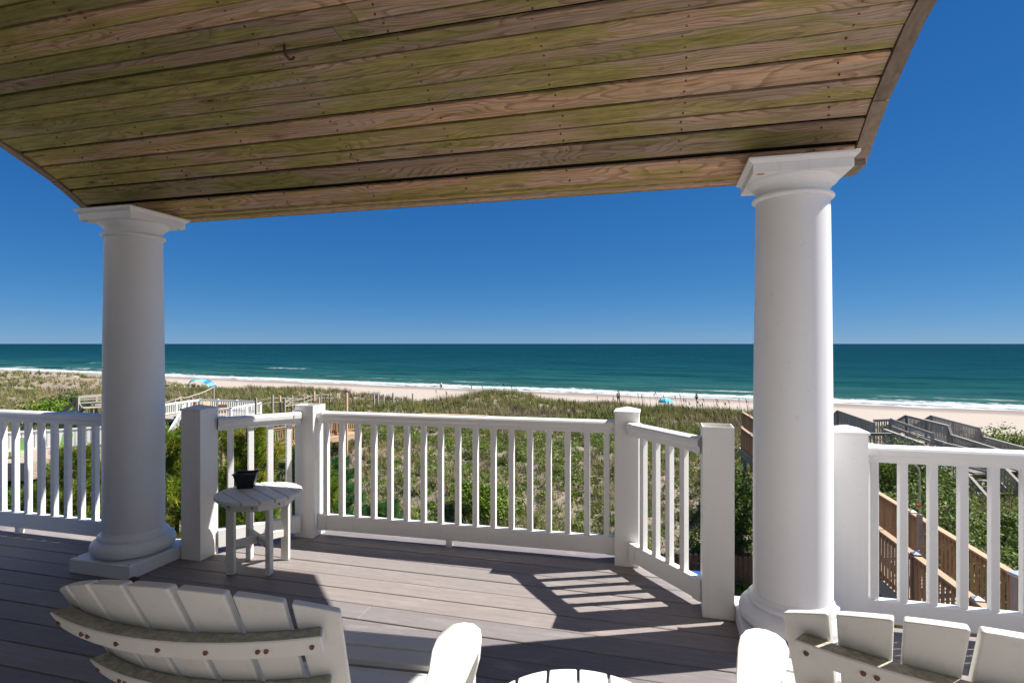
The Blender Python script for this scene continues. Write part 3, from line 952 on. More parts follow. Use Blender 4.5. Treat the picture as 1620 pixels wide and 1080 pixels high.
# ------------------------------------------------------------------ Adirondack chairs
H0, RC, PT, DROP, LEAN = 1.092, 0.671, 0.0925, 0.076, 0.503
def backpt(s, z, off=0.0):
    total = H0 - z
    kk = 1 - 0.35 * total / 0.75
    ph = s * PT / RC
    rad = RC - off
    return Vector((kk * rad * math.sin(ph), (RC - rad * math.cos(ph)) * kk + total * math.tan(LEAN), z))
def topz(s):
    return H0 - DROP * (s / 3.5) ** 2
def adirondack(name, loc, rz, label):
    c = empty(name, loc, rz)
    tag(c, label, 'chair', 'white adirondack chairs')
    for i in range(7):
        s0, s1 = i - 3.5 + 0.064, i - 2.5 - 0.064
        cols, rows = 4, 7
        V, F = [], []
        for side, off in ((0, 0.0), (1, 0.024)):
            for r_ in range(rows):
                for q in range(cols):
                    s = s0 + (s1 - s0) * q / (cols - 1)
                    z = topz(s) + (0.36 - topz(s)) * r_ / (rows - 1)
                    V.append(backpt(s, z, off))
        ix = lambda sd, r_, q: sd * rows * cols + r_ * cols + q
        for r_ in range(rows - 1):
            for q in range(cols - 1):
                F.append((ix(0, r_, q), ix(0, r_ + 1, q), ix(0, r_ + 1, q + 1), ix(0, r_, q + 1)))
                F.append((ix(1, r_, q), ix(1, r_, q + 1), ix(1, r_ + 1, q + 1), ix(1, r_ + 1, q)))
        for r_ in range(rows - 1):
            F.append((ix(0, r_, 0), ix(1, r_, 0), ix(1, r_ + 1, 0), ix(0, r_ + 1, 0)))
            F.append((ix(0, r_, cols - 1), ix(0, r_ + 1, cols - 1), ix(1, r_ + 1, cols - 1), ix(1, r_, cols - 1)))
        for q in range(cols - 1):
            F.append((ix(0, 0, q), ix(0, 0, q + 1), ix(1, 0, q + 1), ix(1, 0, q)))
            F.append((ix(0, rows - 1, q), ix(1, rows - 1, q), ix(1, rows - 1, q + 1), ix(0, rows - 1, q + 1)))
        MB().add(V, F).build('back_slat', M['poly'], c, 0.0042, seg=3)
    # two curved braces behind the slats
    for zt, hh, smax in ((0.993, 0.042, 3.06), (0.868, 0.042, 3.06)):
        V, F = [], []
        n = 15
        for q in range(n):
            s = -smax + 2 * smax * q / (n - 1)
            for off, dz in ((-0.0005, 0.0), (-0.040, -0.004), (-0.040, -hh - 0.004), (-0.0005, -hh)):
                pnt = backpt(s, zt, off)
                if dz < -0.01:
                    pnt = backpt(s, zt - hh, off)
                V.append((pnt.x, pnt.y, pnt.z))
        for q in range(n - 1):
            a0, b0 = q * 4, q * 4 + 4
            for e in range(4):
                F.append((a0 + e, a0 + (e + 1) % 4, b0 + (e + 1) % 4, b0 + e))
        F += [(3, 2, 1, 0), tuple(4 * n - 4 + e for e in range(4))]
        br = MB().add(V, F).build('back_brace', M['mildew'], c, 0.003)
        for s in (-2.86, -1.95, -1.75, -0.95, 0.0, 0.95, 1.9, 2.05, 2.86):
            o1 = backpt(s, zt - hh * 0.5, -0.036); o2 = backpt(s, zt - hh * 0.5, -0.0434)
            MB().tube([o1, o2], 0.0042, 10).build('bolt', M['bolt'], br)
    # seat slats
    for i, (ly, z) in enumerate(((0.435, 0.352), (0.53, 0.362), (0.625, 0.376), (0.72, 0.388), (0.815, 0.394), (0.91, 0.394), (0.985, 0.372))):
        tilt = R((6, 7, 8, 5, 2, -4, -38)[i])
        MB().box((0, ly, z), (0.56, 0.083, 0.022), M=Matrix.Rotation(tilt, 4, 'X')).build('seat_slat', M['poly'], c, 0.004, seg=2)
    for sgn in (-1, 1):
        # arm: paddle outline
        out = [(0.285, 0.12), (0.370, 0.12), (0.388, 0.40), (0.396, 0.58), (0.400, 0.75), (0.397, 0.82), (0.384, 0.865), (0.358, 0.892), (0.325, 0.896),
               (0.294, 0.880), (0.273, 0.848), (0.264, 0.80), (0.272, 0.72), (0.294, 0.62), (0.304, 0.54), (0.300, 0.35)]
        if sgn < 0:
            out = [(-x, y) for x, y in out][::-1]
        MB().prism(out, 0.598, 0.622).build('arm_rest', M['poly'], c, 0.006, seg=3)
        MB().box((sgn * 0.325, 0.815, 0.299), (0.026, 0.12, 0.598)).build('front_leg', M['poly'], c, 0.004)
        # side rail running down to the back foot
        prof = [(0.985, 0.358), (0.985, 0.27), (0.55, 0.17), (0.05, 0.0), (-0.10, 0.0), (-0.10, 0.06), (0.36, 0.335), (0.60, 0.352), (0.80, 0.376), (0.95, 0.378)]
        V = [(sgn * 0.296 - 0.013, y, z) for y, z in prof] + [(sgn * 0.296 + 0.013, y, z) for y, z in prof]
        n = len(prof)
        F = [tuple(range(n)), tuple(range(2 * n - 1, n - 1, -1))] + [(i, n + i, n + (i + 1) % n, (i + 1) % n) for i in range(n)]
        MB().add(V, F).build('side_rail', M['poly'], c, 0.003)
        # curved bracket under the arm
        prof = [(0.0, 0.597), (0.056, 0.597), (0.052, 0.55), (0.036, 0.49), (0.014, 0.44), (0.0, 0.38)]
        x0 = 0.3385 - 0.0
        V = [(sgn * (x0 + px), 0.80, pz) for px, pz in prof] + [(sgn * (x0 + px), 0.83, pz) for px, pz in prof]
        n = len(prof)
        F = [tuple(range(n)), tuple(range(2 * n - 1, n - 1, -1))] + [(i, n + i, n + (i + 1) % n, (i + 1) % n) for i in range(n)]
        MB().add(V, F).build('arm_bracket', M['poly'], c, 0.002)
    return c
adirondack('adirondack_chair', (-0.837, 0.749, 0), 0.097, 'shaded white slatted adirondack chair at the lower left, seen from behind')
adirondack('adirondack_chair', (0.481, 0.931, 0), -0.172, 'white slatted adirondack chair at the lower right with its left arm in full sun')

def footstool(loc, rz, label):
    c = empty('footstool', loc, rz)
    tag(c, label, 'footstool', 'white slatted footstools')
    for i, (ly, z) in enumerate(((1.085, 0.372), (1.165, 0.378), (1.235, 0.362))):
        MB().box((0, ly, z), (0.56, 0.072, 0.022), M=Matrix.Rotation(R((6, 0, -25)[i]), 4, 'X')).build('top_slat', M['poly'], c, 0.004, seg=2)
    for sgn in (-1, 1):
        MB().box((sgn * 0.24, 1.155, 0.325), (0.026, 0.20, 0.075)).build('side_rail', M['poly'], c, 0.003)
        for ly in (1.08, 1.225):
            MB().box((sgn * 0.267, ly, 0.17), (0.026, 0.05, 0.34)).build('leg', M['poly'], c, 0.003)
    MB().box((0, 1.155, 0.14), (0.506, 0.05, 0.03)).build('stretcher', M['poly'], c, 0.003)
footstool((-0.837, 0.749, 0), 0.097, 'white slatted footstool in front of the shaded left chair')
footstool((0.481, 0.931, 0), -0.172, 'white slatted footstool in front of the right chair')

# ------------------------------------------------------------------ small round tables
def side_table(name, loc, rz, label, nsl=6, Rt=0.272, zt=0.505):
    c = empty(name, loc, rz)
    tag(c, label, 'table', 'white round slatted side tables')
    w = 2 * Rt / nsl
    for i in range(nsl):
        a0, a1 = -Rt + w * i + 0.004, -Rt + w * (i + 1) - 0.004
        pts_r, pts_l = [], []
        for q in range(7):
            y = a0 + (a1 - a0) * q / 6
            xx = math.sqrt(max(Rt * Rt - y * y, 0.0005))
            pts_r.append((xx, y)); pts_l.append((-xx, y))
        MB().prism(pts_r + pts_l[::-1], zt - 0.024, zt).build('top_slat', M['poly'], c, 0.004, seg=2)
    ap = MB()
    ra = 0.214
    for k in range(8):
        a0, a1 = R(22.5 + 45 * k), R(22.5 + 45 * (k + 1))
        ap.bar((ra * math.cos(a0), ra * math.sin(a0), zt - 0.05), (ra * math.cos(a1), ra * math.sin(a1), zt - 0.05), 0.02, 0.05)
    app = ap.build('apron', M['poly'], c)
    for k in range(8):
        a0 = R(45 * k + 14)
        rr = ra * math.cos(R(22.5)) / math.cos(R(14)) + 0.0105
        MB().tube([(rr * math.cos(a0), rr * math.sin(a0), zt - 0.05), ((rr + 0.003) * math.cos(a0), (rr + 0.003) * math.sin(a0), zt - 0.05)], 0.006, 10).build('bolt', M['bolt'], app)
    for k in range(4):
        a0 = R(90 * k)
        MB().box((0.178 * math.cos(a0), 0.178 * math.sin(a0), (zt - 0.0245) / 2), (0.032, 0.055, zt - 0.0245), a0 + R(45)).build('leg', M['poly'], c, 0.004)
    for k in range(2):
        a0 = R(90 * k)
        dz = 0.0
        m = MB()
        if k == 0:
            m.bar((-0.16, 0, 0.19), (0.16, 0, 0.19), 0.028, 0.05)
            m.build('stretcher', M['poly'], c, 0.003)
        else:
            for sg in (-1, 1):
                MB().bar((0, sg * 0.0145, 0.19), (0, sg * 0.16, 0.19), 0.028, 0.05).build('stretcher', M['poly'], c, 0.003)
    return c
side_table('side_table', (-2.616, 3.205, 0), R(-31), 'small round white slatted table holding the black planter')
side_table('side_table', (-0.205, 1.440, 0), R(98.5), 'small round white slatted table between the two chairs, in sun')

# planter
pl = empty('planter', (-2.775, 3.272, 0.5055), R(28))
tag(pl, 'black tapered plastic planter standing on the round table', 'planter')
V, F = [], []
for hx_, hy_, z in ((0.049, 0.040, 0.0), (0.074, 0.056, 0.098), (0.080, 0.062, 0.099), (0.080, 0.062, 0.105), (0.071, 0.053, 0.105), (0.046, 0.037, 0.006)):
    V += [(-hx_, -hy_, z), (hx_, -hy_, z), (hx_, hy_, z), (-hx_, hy_, z)]
F.append((3, 2, 1, 0))
for q in range(5):
    for e in range(4):
        F.append((q * 4 + e, q * 4 + (e + 1) % 4, q * 4 + 4 + (e + 1) % 4, q * 4 + 4 + e))
F.append((20, 21, 22, 23))
MB().add(V, F).build('pot', M['black'], pl, 0.002)
MB().box((0, 0, 0.024), (0.096, 0.076, 0.03)).build('soil', M['soil'], pl)

# ------------------------------------------------------------------ vegetation builders
def quad_mesh(name, Q, C, mat, parent=None):
    """Q (n,4,3) corner points, C (n,3) colours"""
    n = len(Q)
    me = bpy.data.meshes.new(name)
    me.vertices.add(n * 4); me.vertices.foreach_set('co', Q.reshape(-1).astype(np.float32))
    me.loops.add(n * 4); me.loops.foreach_set('vertex_index', np.arange(n * 4, dtype=np.int32))
    me.polygons.add(n); me.polygons.foreach_set('loop_start', np.arange(n, dtype=np.int32) * 4)
    me.update(calc_edges=True)
    at = me.color_attributes.new('col', 'FLOAT_COLOR', 'POINT')
    cc = np.ones((n, 4, 4), np.float32)
    cc[:, :, :3] = C[:, None, :]
    at.data.foreach_set('color', cc.reshape(-1))
    me.materials.append(mat)
    o = bpy.data.objects.new(name, me)
    COL.objects.link(o)
    if parent is not None: o.parent = parent
    return o

def unit(v):
    return v / np.maximum(np.linalg.norm(v, axis=-1, keepdims=True), 1e-6)

def leaves(P, size, up_bias=0.4, aspect=0.55, outward=None):
    """leaf quads at points P, each a pointed lozenge"""
    n = len(P)
    nrm = rng.normal(size=(n, 3))
    if outward is not None: nrm = nrm * 0.8 + outward
    nrm[:, 2] += up_bias
    nrm = unit(nrm)
    u = unit(np.cross(nrm, rng.normal(size=(n, 3))))
    v = np.cross(nrm, u)
    s = (size * rng.uniform(0.6, 1.4, n))[:, None]
    return np.stack([P - u * s, P - v * s * aspect, P + u * s, P + v * s * aspect], 1)

def palette(n, cols, var=0.25):
    cols = np.array(cols)
    c = cols[rng.integers(0, len(cols), n)]
    return np.clip(c * (1 + rng.uniform(-var, var, (n, 1))) * (1 + rng.uniform(-0.06, 0.06, (n, 3))), 0.002, 1)

BRIGHT = [(0.13, 0.225, 0.018), (0.17, 0.26, 0.024), (0.095, 0.17, 0.015), (0.20, 0.255, 0.032)]
DEEP = [(0.072, 0.130, 0.018), (0.10, 0.16, 0.025), (0.052, 0.098, 0.014), (0.13, 0.175, 0.034)]
WAX = [(0.135, 0.180, 0.048), (0.175, 0.215, 0.062), (0.10, 0.14, 0.034), (0.21, 0.23, 0.10)]
PINE = [(0.155, 0.245, 0.020), (0.21, 0.30, 0.028), (0.27, 0.31, 0.036), (0.115, 0.19, 0.020), (0.34, 0.32, 0.045)]
PINED = [(0.052, 0.160, 0.042), (0.074, 0.195, 0.052), (0.10, 0.22, 0.054), (0.042, 0.120, 0.034)]
STRAW = [(0.33, 0.28, 0.135), (0.27, 0.235, 0.11), (0.39, 0.33, 0.17)]
OLIVE = [(0.18, 0.195, 0.053), (0.22, 0.225, 0.066), (0.148, 0.168, 0.046), (0.25, 0.245, 0.082)]
BROWN = [(0.18, 0.14, 0.096), (0.225, 0.18, 0.125), (0.135, 0.108, 0.078)]

def shrub(name, label, loc, rx, ry, rz, n, leaf, cols, lobes=16, cat='shrub', group='shrubs on the dune'):
    c = empty(name, loc)
    tag(c, label, cat, group)
    ctr = unit(rng.normal(size=(lobes, 3)))
    ctr[:, 2] = np.abs(ctr[:, 2]) * 0.9 + 0.05
    ctr *= rng.uniform(0.35, 0.72, (lobes, 1))
    rad = rng.uniform(0.24, 0.46, lobes)
    k = rng.integers(0, lobes, n)
    dirs = unit(rng.normal(size=(n, 3)))
    dirs[:, 2] = np.where(rng.random(n) < 0.75, np.abs(dirs[:, 2]), dirs[:, 2])
    P = ctr[k] + dirs * (rad[k] * rng.uniform(0.55, 1.08, n))[:, None]
    P = P * np.array([rx, ry, rz]) * 1.05
    P[:, 2] = np.maximum(P[:, 2], 0.02)
    C = palette(n, cols) * (0.8 + 0.4 * rng.random(lobes)[k])[:, None]
    quad_mesh('foliage', leaves(P, leaf, 0.3, 0.6, dirs * 0.9), C, M['leaf'], c)
    sm = MB()
    for i in range(6):
        e = ctr[rng.integers(0, lobes)] * np.array([rx, ry, rz])
        sm.tube([(0.1 * rx * random.uniform(-1, 1), 0.1 * ry * random.uniform(-1, 1), -0.2), tuple(e * 0.5 + np.array([0, 0, 0.1 * rz])), tuple(e)], [0.03 * rz, 0.022 * rz, 0.008 * rz], 5)
    sm.build('stem', M['bark'], c)
    return c

def pine(name, label, loc, height, spread, cols, tufts=420, needles=34, nl=0.17, nw=0.007, lean=(0, 0), group='pine trees beside the deck'):
    c = empty(name, loc)
    tag(c, label, 'pine tree', group)
    tr = MB()
    pts = [(lean[0] * q ** 1.5, lean[1] * q ** 1.5, height * q) for q in np.linspace(0, 1, 9)]
    tr.tube(pts, [0.11 * (1 - 0.88 * q) for q in np.linspace(0, 1, 9)], 8)
    tr.build('trunk', M['bark'], c)
    br = MB()
    T, D = [], []
    nb = 64
    for i in range(nb):
        q = 0.12 + 0.86 * (i + random.random()) / nb
        base = np.array([lean[0] * q ** 1.5, lean[1] * q ** 1.5, height * q])
        a = i * 2.4 + random.uniform(-0.4, 0.4)
        L = spread * (1.06 - q) ** 0.55 * random.uniform(0.65, 1.1)
        tip = base + np.array([math.cos(a) * L, math.sin(a) * L, L * random.uniform(0.15, 0.5)])
        mid = base * 0.5 + tip * 0.5 + np.array([0, 0, -0.06 * L])
        br.tube([tuple(base), tuple(mid), tuple(tip)], [0.022, 0.015, 0.006], 5)
        m = max(3, int(tufts / nb))
        for j in range(m):
            w = random.uniform(0.30, 1.0)
            p = (1 - w) ** 2 * base + 2 * w * (1 - w) * mid + w * w * tip
            off = rng.normal(size=3) * 0.16 * L
            T.append(p + off + np.array([0, 0, 0.04]))
            d = (tip - base) / max(np.linalg.norm(tip - base), 1e-6) + np.array([0, 0, 0.75]) + off / max(L, 0.2)
            D.append(d / np.linalg.norm(d))
    br.build('branches', M['bark'], c)
    T, D = np.array(T), np.array(D)
    n = len(T)
    tt_ = np.repeat(np.arange(n), needles)
    dirs = unit(D[tt_] * 0.9 + rng.normal(size=(n * needles, 3)) * 0.62)
    base = T[tt_] + D[tt_] * rng.uniform(-0.10, 0.10, (n * needles, 1))
    ln = nl * rng.uniform(0.7, 1.15, (n * needles, 1))
    side = unit(np.cross(dirs, rng.normal(size=dirs.shape))) * nw
    tip = base + dirs * ln
    tip[:, 2] -= 0.015
    Q = np.stack([base - side, base + side, tip + side * 0.25, tip - side * 0.25], 1)
    tc = palette(n, cols, 0.3)[tt_]
    quad_mesh('crown', Q, tc * (1 + rng.uniform(-0.2, 0.2, (len(tc), 1))), M['needle'], c)
    return c

# ------------------------------------------------------------------ dune grass and scrub (uncountable)
def cam_rd(x, y):
    return x * CA + y * SA, -x * SA + y * CA
def field(n, d0, d1, pw=1.0, wide=1.02):
    u = rng.random(n)
    d = (d0 ** pw + u * (d1 ** pw - d0 ** pw)) ** (1 / pw)
    r_ = rng.uniform(-wide, wide, n) * d
    x = r_ * CA - d * SA
    y = r_ * SA + d * CA
    return x, y, d
def bare(x, y):
    """sandy openings in the cover"""
    s = S0 - (NS.x * x + NS.y * y); t = NT.x * x + NT.y * y
    a = (vnoise(x, y, 0.42, 7, 4) - 0.5) * 6
    return a
def blades(x, y, k, hgt, wid, lean, cols_fn):
    n = len(x)
    z = ground(x, y)
    i = np.repeat(np.arange(n), k)
    m = n * k
    off = rng.normal(size=(m, 2)) * (0.03 + 0.13 * hgt[i])[:, None]
    px, py = x[i] + off[:, 0], y[i] + off[:, 1]
    P = np.stack([px, py, z[i] - 0.03], -1)
    h = hgt[i] * rng.uniform(0.55, 1.15, m)
    dirv = np.stack([rng.normal(size=m) * lean + off[:, 0] * 0.9 - 0.22, rng.normal(size=m) * lean + off[:, 1] * 0.7, np.ones(m)], -1)
    dirv = unit(dirv)
    sd = rng.normal(size=(m, 3)); sd[:, 2] *= 0.1
    sd = unit(sd) * (wid[i] * rng.uniform(0.7, 1.3, m))[:, None]
    tip = P + dirv * h[:, None]
    Q = np.stack([P - sd, P + sd, tip + sd * 0.12, tip - sd * 0.12], 1)
    C = cols_fn(i, m)
    return Q, C
Qs, Cs = [], []
x, y, d = field(33000, 16, 84, 1.45, 1.12)
s_, t_ = S0 - (NS.x * x + NS.y * y), NT.x * x + NT.y * y
b = bare(x, y)
lim = np.where(s_ > 74, 1.35, np.where(s_ > 58, 1.6, 1.9))
keep = (s_ > 42.5 + 1.5 * np.sin(t_ * 0.4) + 1.2 * np.sin(t_ * 1.3)) & (b < lim + rng.normal(size=len(x)) * 0.25) & (s_ < 100) & ((t_ < 1) | (s_ > 66) | (rng.random(len(x)) < 0.15))
x, y, d, s_, t_ = x[keep], y[keep], d[keep], s_[keep], t_[keep]
mixn = (vnoise(x, y, 0.16, 3) - 0.45) * 5 + 0.6 * rng.normal(size=len(x))
pal = np.array(OLIVE + STRAW + BROWN)
pick = np.where(mixn > 1.5, rng.integers(7, 10, len(x)), np.where(mixn > 0.3, rng.integers(4, 7, len(x)), rng.integers(0, 4, len(x))))
cl = pal[pick] * rng.uniform(0.8, 1.2, (len(x), 1))
hg = np.where(s_ < 62, rng.uniform(0.4, 1.0, len(x)), 0.16 + 0.6 * rng.random(len(x)) ** 2) * (0.7 + 0.6 * vnoise(x, y, 0.25, 9))
Q, C = blades(x, y, 18, hg, 0.0065 + 0.00042 * d, 0.28, lambda i, m: cl[i] * rng.uniform(0.75, 1.25, (m, 1)))
# the same grass carries on along the far crest to the left
xf, yf, df = field(11000, 80, 150, 1.2, 1.3)
rf_, _d = cam_rd(xf, yf)
sf, tf = S0 - (NS.x * xf + NS.y * yf), NT.x * xf + NT.y * yf
kf = (rf_ < -0.25 * df) & (sf > 41.5 + 1.5 * np.sin(tf * 0.4)) & (sf < 75) & (bare(xf, yf) < 1.7)
xf, yf, df, sf, tf = xf[kf], yf[kf], df[kf], sf[kf], tf[kf]
pf_ = np.where((vnoise(xf, yf, 0.16, 3) - 0.45) * 5 > 0.1, rng.integers(4, 7, len(xf)), rng.integers(0, 4, len(xf)))
cf_ = pal[pf_] * rng.uniform(0.8, 1.2, (len(xf), 1))
Q2, C2 = blades(xf, yf, 16, rng.uniform(0.35, 0.85, len(xf)), 0.01 + 0.0005 * df, 0.3, lambda i, m: cf_[i] * rng.uniform(0.75, 1.25, (m, 1)))
Q, C = np.concatenate([Q, Q2]), np.concatenate([C, C2])
o = quad_mesh('dune_grass', Q, C, M['grass'])
tag(o, 'olive and straw coloured grass covering the dune', 'grass', kind='stuff')

# low leafy scrub on the back slope
x, y, d = field(5600, 16, 52, 1.15)
s_, t_ = S0 - (NS.x * x + NS.y * y), NT.x * x + NT.y * y
keep = (bare(x, y) < 1.4 + rng.normal(size=len(x)) * 0.3) & (s_ > 60) & (s_ < 99)
x, y, d, s_, t_ = x[keep], y[keep], d[keep], s_[keep], t_[keep]
n = len(x)
kk = 78
i = np.repeat(np.arange(n), kk)
br_ = 0.2 + 0.62 * rng.random(n) ** 2.2
dirs = unit(rng.normal(size=(n * kk, 3)))
dirs[:, 2] = np.abs(dirs[:, 2])
P = np.stack([x, y, ground(x, y)], -1)[i] + dirs * (br_[i] * (0.25 + 0.85 * rng.random(n * kk) ** 0.6))[:, None] * np.array([1, 1, 0.9])
mixn = (vnoise(x, y, 0.22, 4) - 0.5) * 6 + 0.6 * rng.normal(size=n)
pal = np.array(WAX + OLIVE + BROWN + BRIGHT)
pick = np.where(mixn > 1.6, rng.integers(8, 11, n), np.where(mixn > 0.75, rng.integers(4, 8, n), np.where(mixn > -0.1, rng.integers(0, 4, n), rng.integers(11, 15, n))))
cl2 = pal[pick] * rng.uniform(0.75, 1.2, (n, 1))
o = quad_mesh('dune_scrub', leaves(P, 0.028 + 0.0013 * d[i], 0.3, 0.5, dirs * 0.7), cl2[i] * rng.uniform(0.7, 1.25, (n * kk, 1)), M['leaf'])
tag(o, 'low green and brown scrub scattered over the sandy dune slope', 'scrub', kind='stuff')

# sea oats with seed heads
def oats(n, rs, hr, wid):
    pts = []
    for _ in range(n):
        px, d0 = random.uniform(*rs[0]), random.uniform(*rs[1])
        p = W((px - 810) / FPX * d0, d0)
        pts.append((p.x, p.y, d0, random.uniform(*hr)))
    Q, C = [], []
    for (px, py, d0, h) in pts:
        z = gz(px, py)
        ln = np.array([random.gauss(-0.06, 0.10), random.gauss(0, 0.10), 1.0]) * h
        b0 = np.array([px, py, z])
        sd = np.array([CA, SA, 0]) * (0.005 + 0.00022 * d0)
        m = b0 + ln * 0.6
        tip = b0 + ln + np.array([-0.05 * h, 0, -0.01])
        Q.append([b0 - sd, b0 + sd, m + sd * 0.8, m - sd * 0.8]); C.append((0.13, 0.11, 0.06))
        Q.append([m - sd * 0.8, m + sd * 0.8, tip + sd * 0.6, tip - sd * 0.6]); C.append((0.13, 0.10, 0.055))
        if random.random() < 0.75:
            ax = (tip - m); ax /= np.linalg.norm(ax)
            ax = ax + np.array([random.uniform(-0.5, 0.5), 0, 0])
            for q in range(7):
                cpt = tip - ax * 0.035 * q + np.array([random.gauss(0, 0.012), random.gauss(0, 0.012), 0])
                w2 = np.array([random.gauss(0, 1), random.gauss(0, 1), random.gauss(0, .5)]); w2 /= np.linalg.norm(w2)
                s2 = 0.026 + 0.0007 * d0
                Q.append([cpt - ax * s2 * 1.6, cpt - w2 * s2 * 0.7, cpt + ax * s2 * 1.6, cpt + w2 * s2 * 0.7]); C.append((0.085, 0.055, 0.032))
    return np.array(Q), np.array(C)
A1 = oats(170, ((860, 1190), (38, 56)), (1.2, 2.0), 0.01)
A2 = oats(46, ((1470, 1625), (33, 42)), (1.2, 1.9), 0.01)
A3 = oats(60, ((265, 860), (46, 66)), (1.1, 1.7), 0.01)
A4 = oats(14, ((800, 835), (26, 31)), (0.8, 1.2), 0.01)
o = quad_mesh('sea_oats', np.concatenate([A1[0], A2[0], A3[0], A4[0]]), np.concatenate([A1[1], A2[1], A3[1], A4[1]]), M['grass'])
tag(o, 'thin sea oat stems with brown seed heads along the dune crest', 'sea oats', kind='stuff')

# ------------------------------------------------------------------ single shrubs and trees
def on(r, d, dz=0.0):
    p = W(r, d)
    return (p.x, p.y, gz(p.x, p.y) + dz)
shrub('round_shrub', 'bright green leafy shrub in the middle of the slope behind the front railing', on(-1.25, 24.2, -0.1), 1.95, 1.3, 1.75, 6200, 0.062, BRIGHT, 20)
shrub('low_shrub', 'smaller dark leafy shrub left of the bright round shrub', on(-3.5, 23.2, -0.1), 1.0, 0.8, 0.8, 1800, 0.055, DEEP, 12)
shrub('dune_shrub', 'low mounded green shrub on the beach side at far right beside grey walkover', on(31.8, 36.0, -0.2), 2.7, 1.6, 2.5, 4200, 0.075, BRIGHT, 18)
shrub('dune_shrub', 'brownish green shrub at the right edge of the picture above the grey walkover', on(35.0, 37.0, -0.2), 1.9, 1.5, 2.0, 2200, 0.075, OLIVE + DEEP, 14)
shrub('hedge_shrub', 'wide bright green shrub left of the pale wooden steps', on(-39.5, 48.0, -0.2), 4.2, 2.0, 2.3, 5200, 0.10, BRIGHT, 26)
shrub('hedge_shrub', 'dark green shrub added in place of shade behind the wide bright shrub at far left', on(-44.0, 56.0, -0.2), 4.0, 2.0, 2.4, 3200, 0.11, DEEP, 20)  # added shrub, its dark leaves stand in for shade under a raised structure
for (r, d, a, b_, c_, n, cols, lab) in (
        (7.6, 19.6, 1.1, 0.9, 2.3, 4200, DEEP, 'dark vine covered shrub directly above the brown picket fence'),
        (8.7, 22.4, 1.5, 1.3, 2.2, 4200, BRIGHT + DEEP, 'tall green shrub between the right hollow post and the right column'),
        (15.9, 22.8, 2.5, 1.8, 1.9, 6200, WAX + BRIGHT, 'large sunlit shrub left of the grey stairs behind the right railing'),
        (18.2, 26.0, 2.4, 1.6, 0.9, 5000, WAX, 'greyish green shrub beside the top of the grey stairs'),
        (13.0, 18.2, 2.2, 1.6, 2.7, 5200, WAX + DEEP, 'leafy shrub just beyond the brown walkway handrail'),
        (13.6, 15.0, 1.6, 1.4, 2.2, 4200, WAX + BRIGHT, 'low shrub at the right end of the brown walkway'),
        (18.2, 20.2, 2.0, 1.4, 0.1, 4200, WAX + BRIGHT, 'low spreading shrub at the foot of the grey stairs'),
        (15.0, 20.0, 2.1, 1.5, 1.9, 4600, BRIGHT + WAX, 'rounded shrub in front of the large sunlit shrub by the stairs'),
        (12.2, 21.8, 2.0, 1.5, 2.0, 4200, WAX + DEEP, 'shrub half hidden behind the post with pyramid cap at right'),
        (16.4, 24.4, 1.5, 1.2, 1.0, 3200, BRIGHT, 'small bright shrub touching the left rail of the grey stairs'),
        (16.8, 17.6, 2.0, 1.6, 1.9, 4200, WAX, 'shrub below the grey stairs at the right edge')):
    shrub('walkway_shrub', lab, on(r, d, 0.0), a, b_, c_ + 0.9, n, 0.055, cols, 20)
for (r, d, a, b_, c_, n, cols, lab) in (
        (-13.2, 15.2, 1.5, 1.2, 2.3, 3600, BRIGHT, 'green shrub seen between the balusters left of the left column'),
        (-16.2, 17.4, 1.6, 1.4, 2.6, 3600, DEEP + BRIGHT, 'dark shrub at the left edge behind the left railing'),
        (-23.5, 25.8, 1.8, 1.4, 1.5, 2600, WAX + BRIGHT, 'pale shrub beside the tan patio')):
    shrub('garden_shrub', lab, on(r, d, 0.0), a, b_, c_, n, 0.06, cols, 16)
pine('pine_tree', 'young pine right behind the small table with the planter', on(-4.55, 9.6), 7.45, 1.15, PINE, 1500, 40, 0.19, 0.0066)
pine('pine_tree', 'yellowish green pine between the left column and the shaded post', on(-6.35, 10.6), 7.35, 1.35, PINE, 1500, 38, 0.20, 0.0070)
pine('pine_tree', 'pine with drooping tips beside the left hollow post', on(-3.95, 10.9), 6.75, 1.15, PINE + PINED, 1200, 38, 0.19, 0.0070)
pine('pine_tree', 'dark green pine behind the left end of the front railing', on(-4.75, 14.6), 5.55, 1.35, PINED, 1200, 40, 0.20, 0.0090)
pine('pine_tree', 'small dark pine further right behind the front railing', on(-3.45, 15.0), 4.35, 1.15, PINED, 800, 40, 0.20, 0.0090)
pine('pine_tree', 'pine partly hidden by the left column', on(-9.6, 12.4), 6.6, 1.4, PINE, 900, 36, 0.20, 0.0085)
pine('pine_tree', 'pine seen through the left railing next to the column', on(-11.9, 13.6), 5.3, 1.3, PINE + PINED, 800, 36, 0.20, 0.0085)

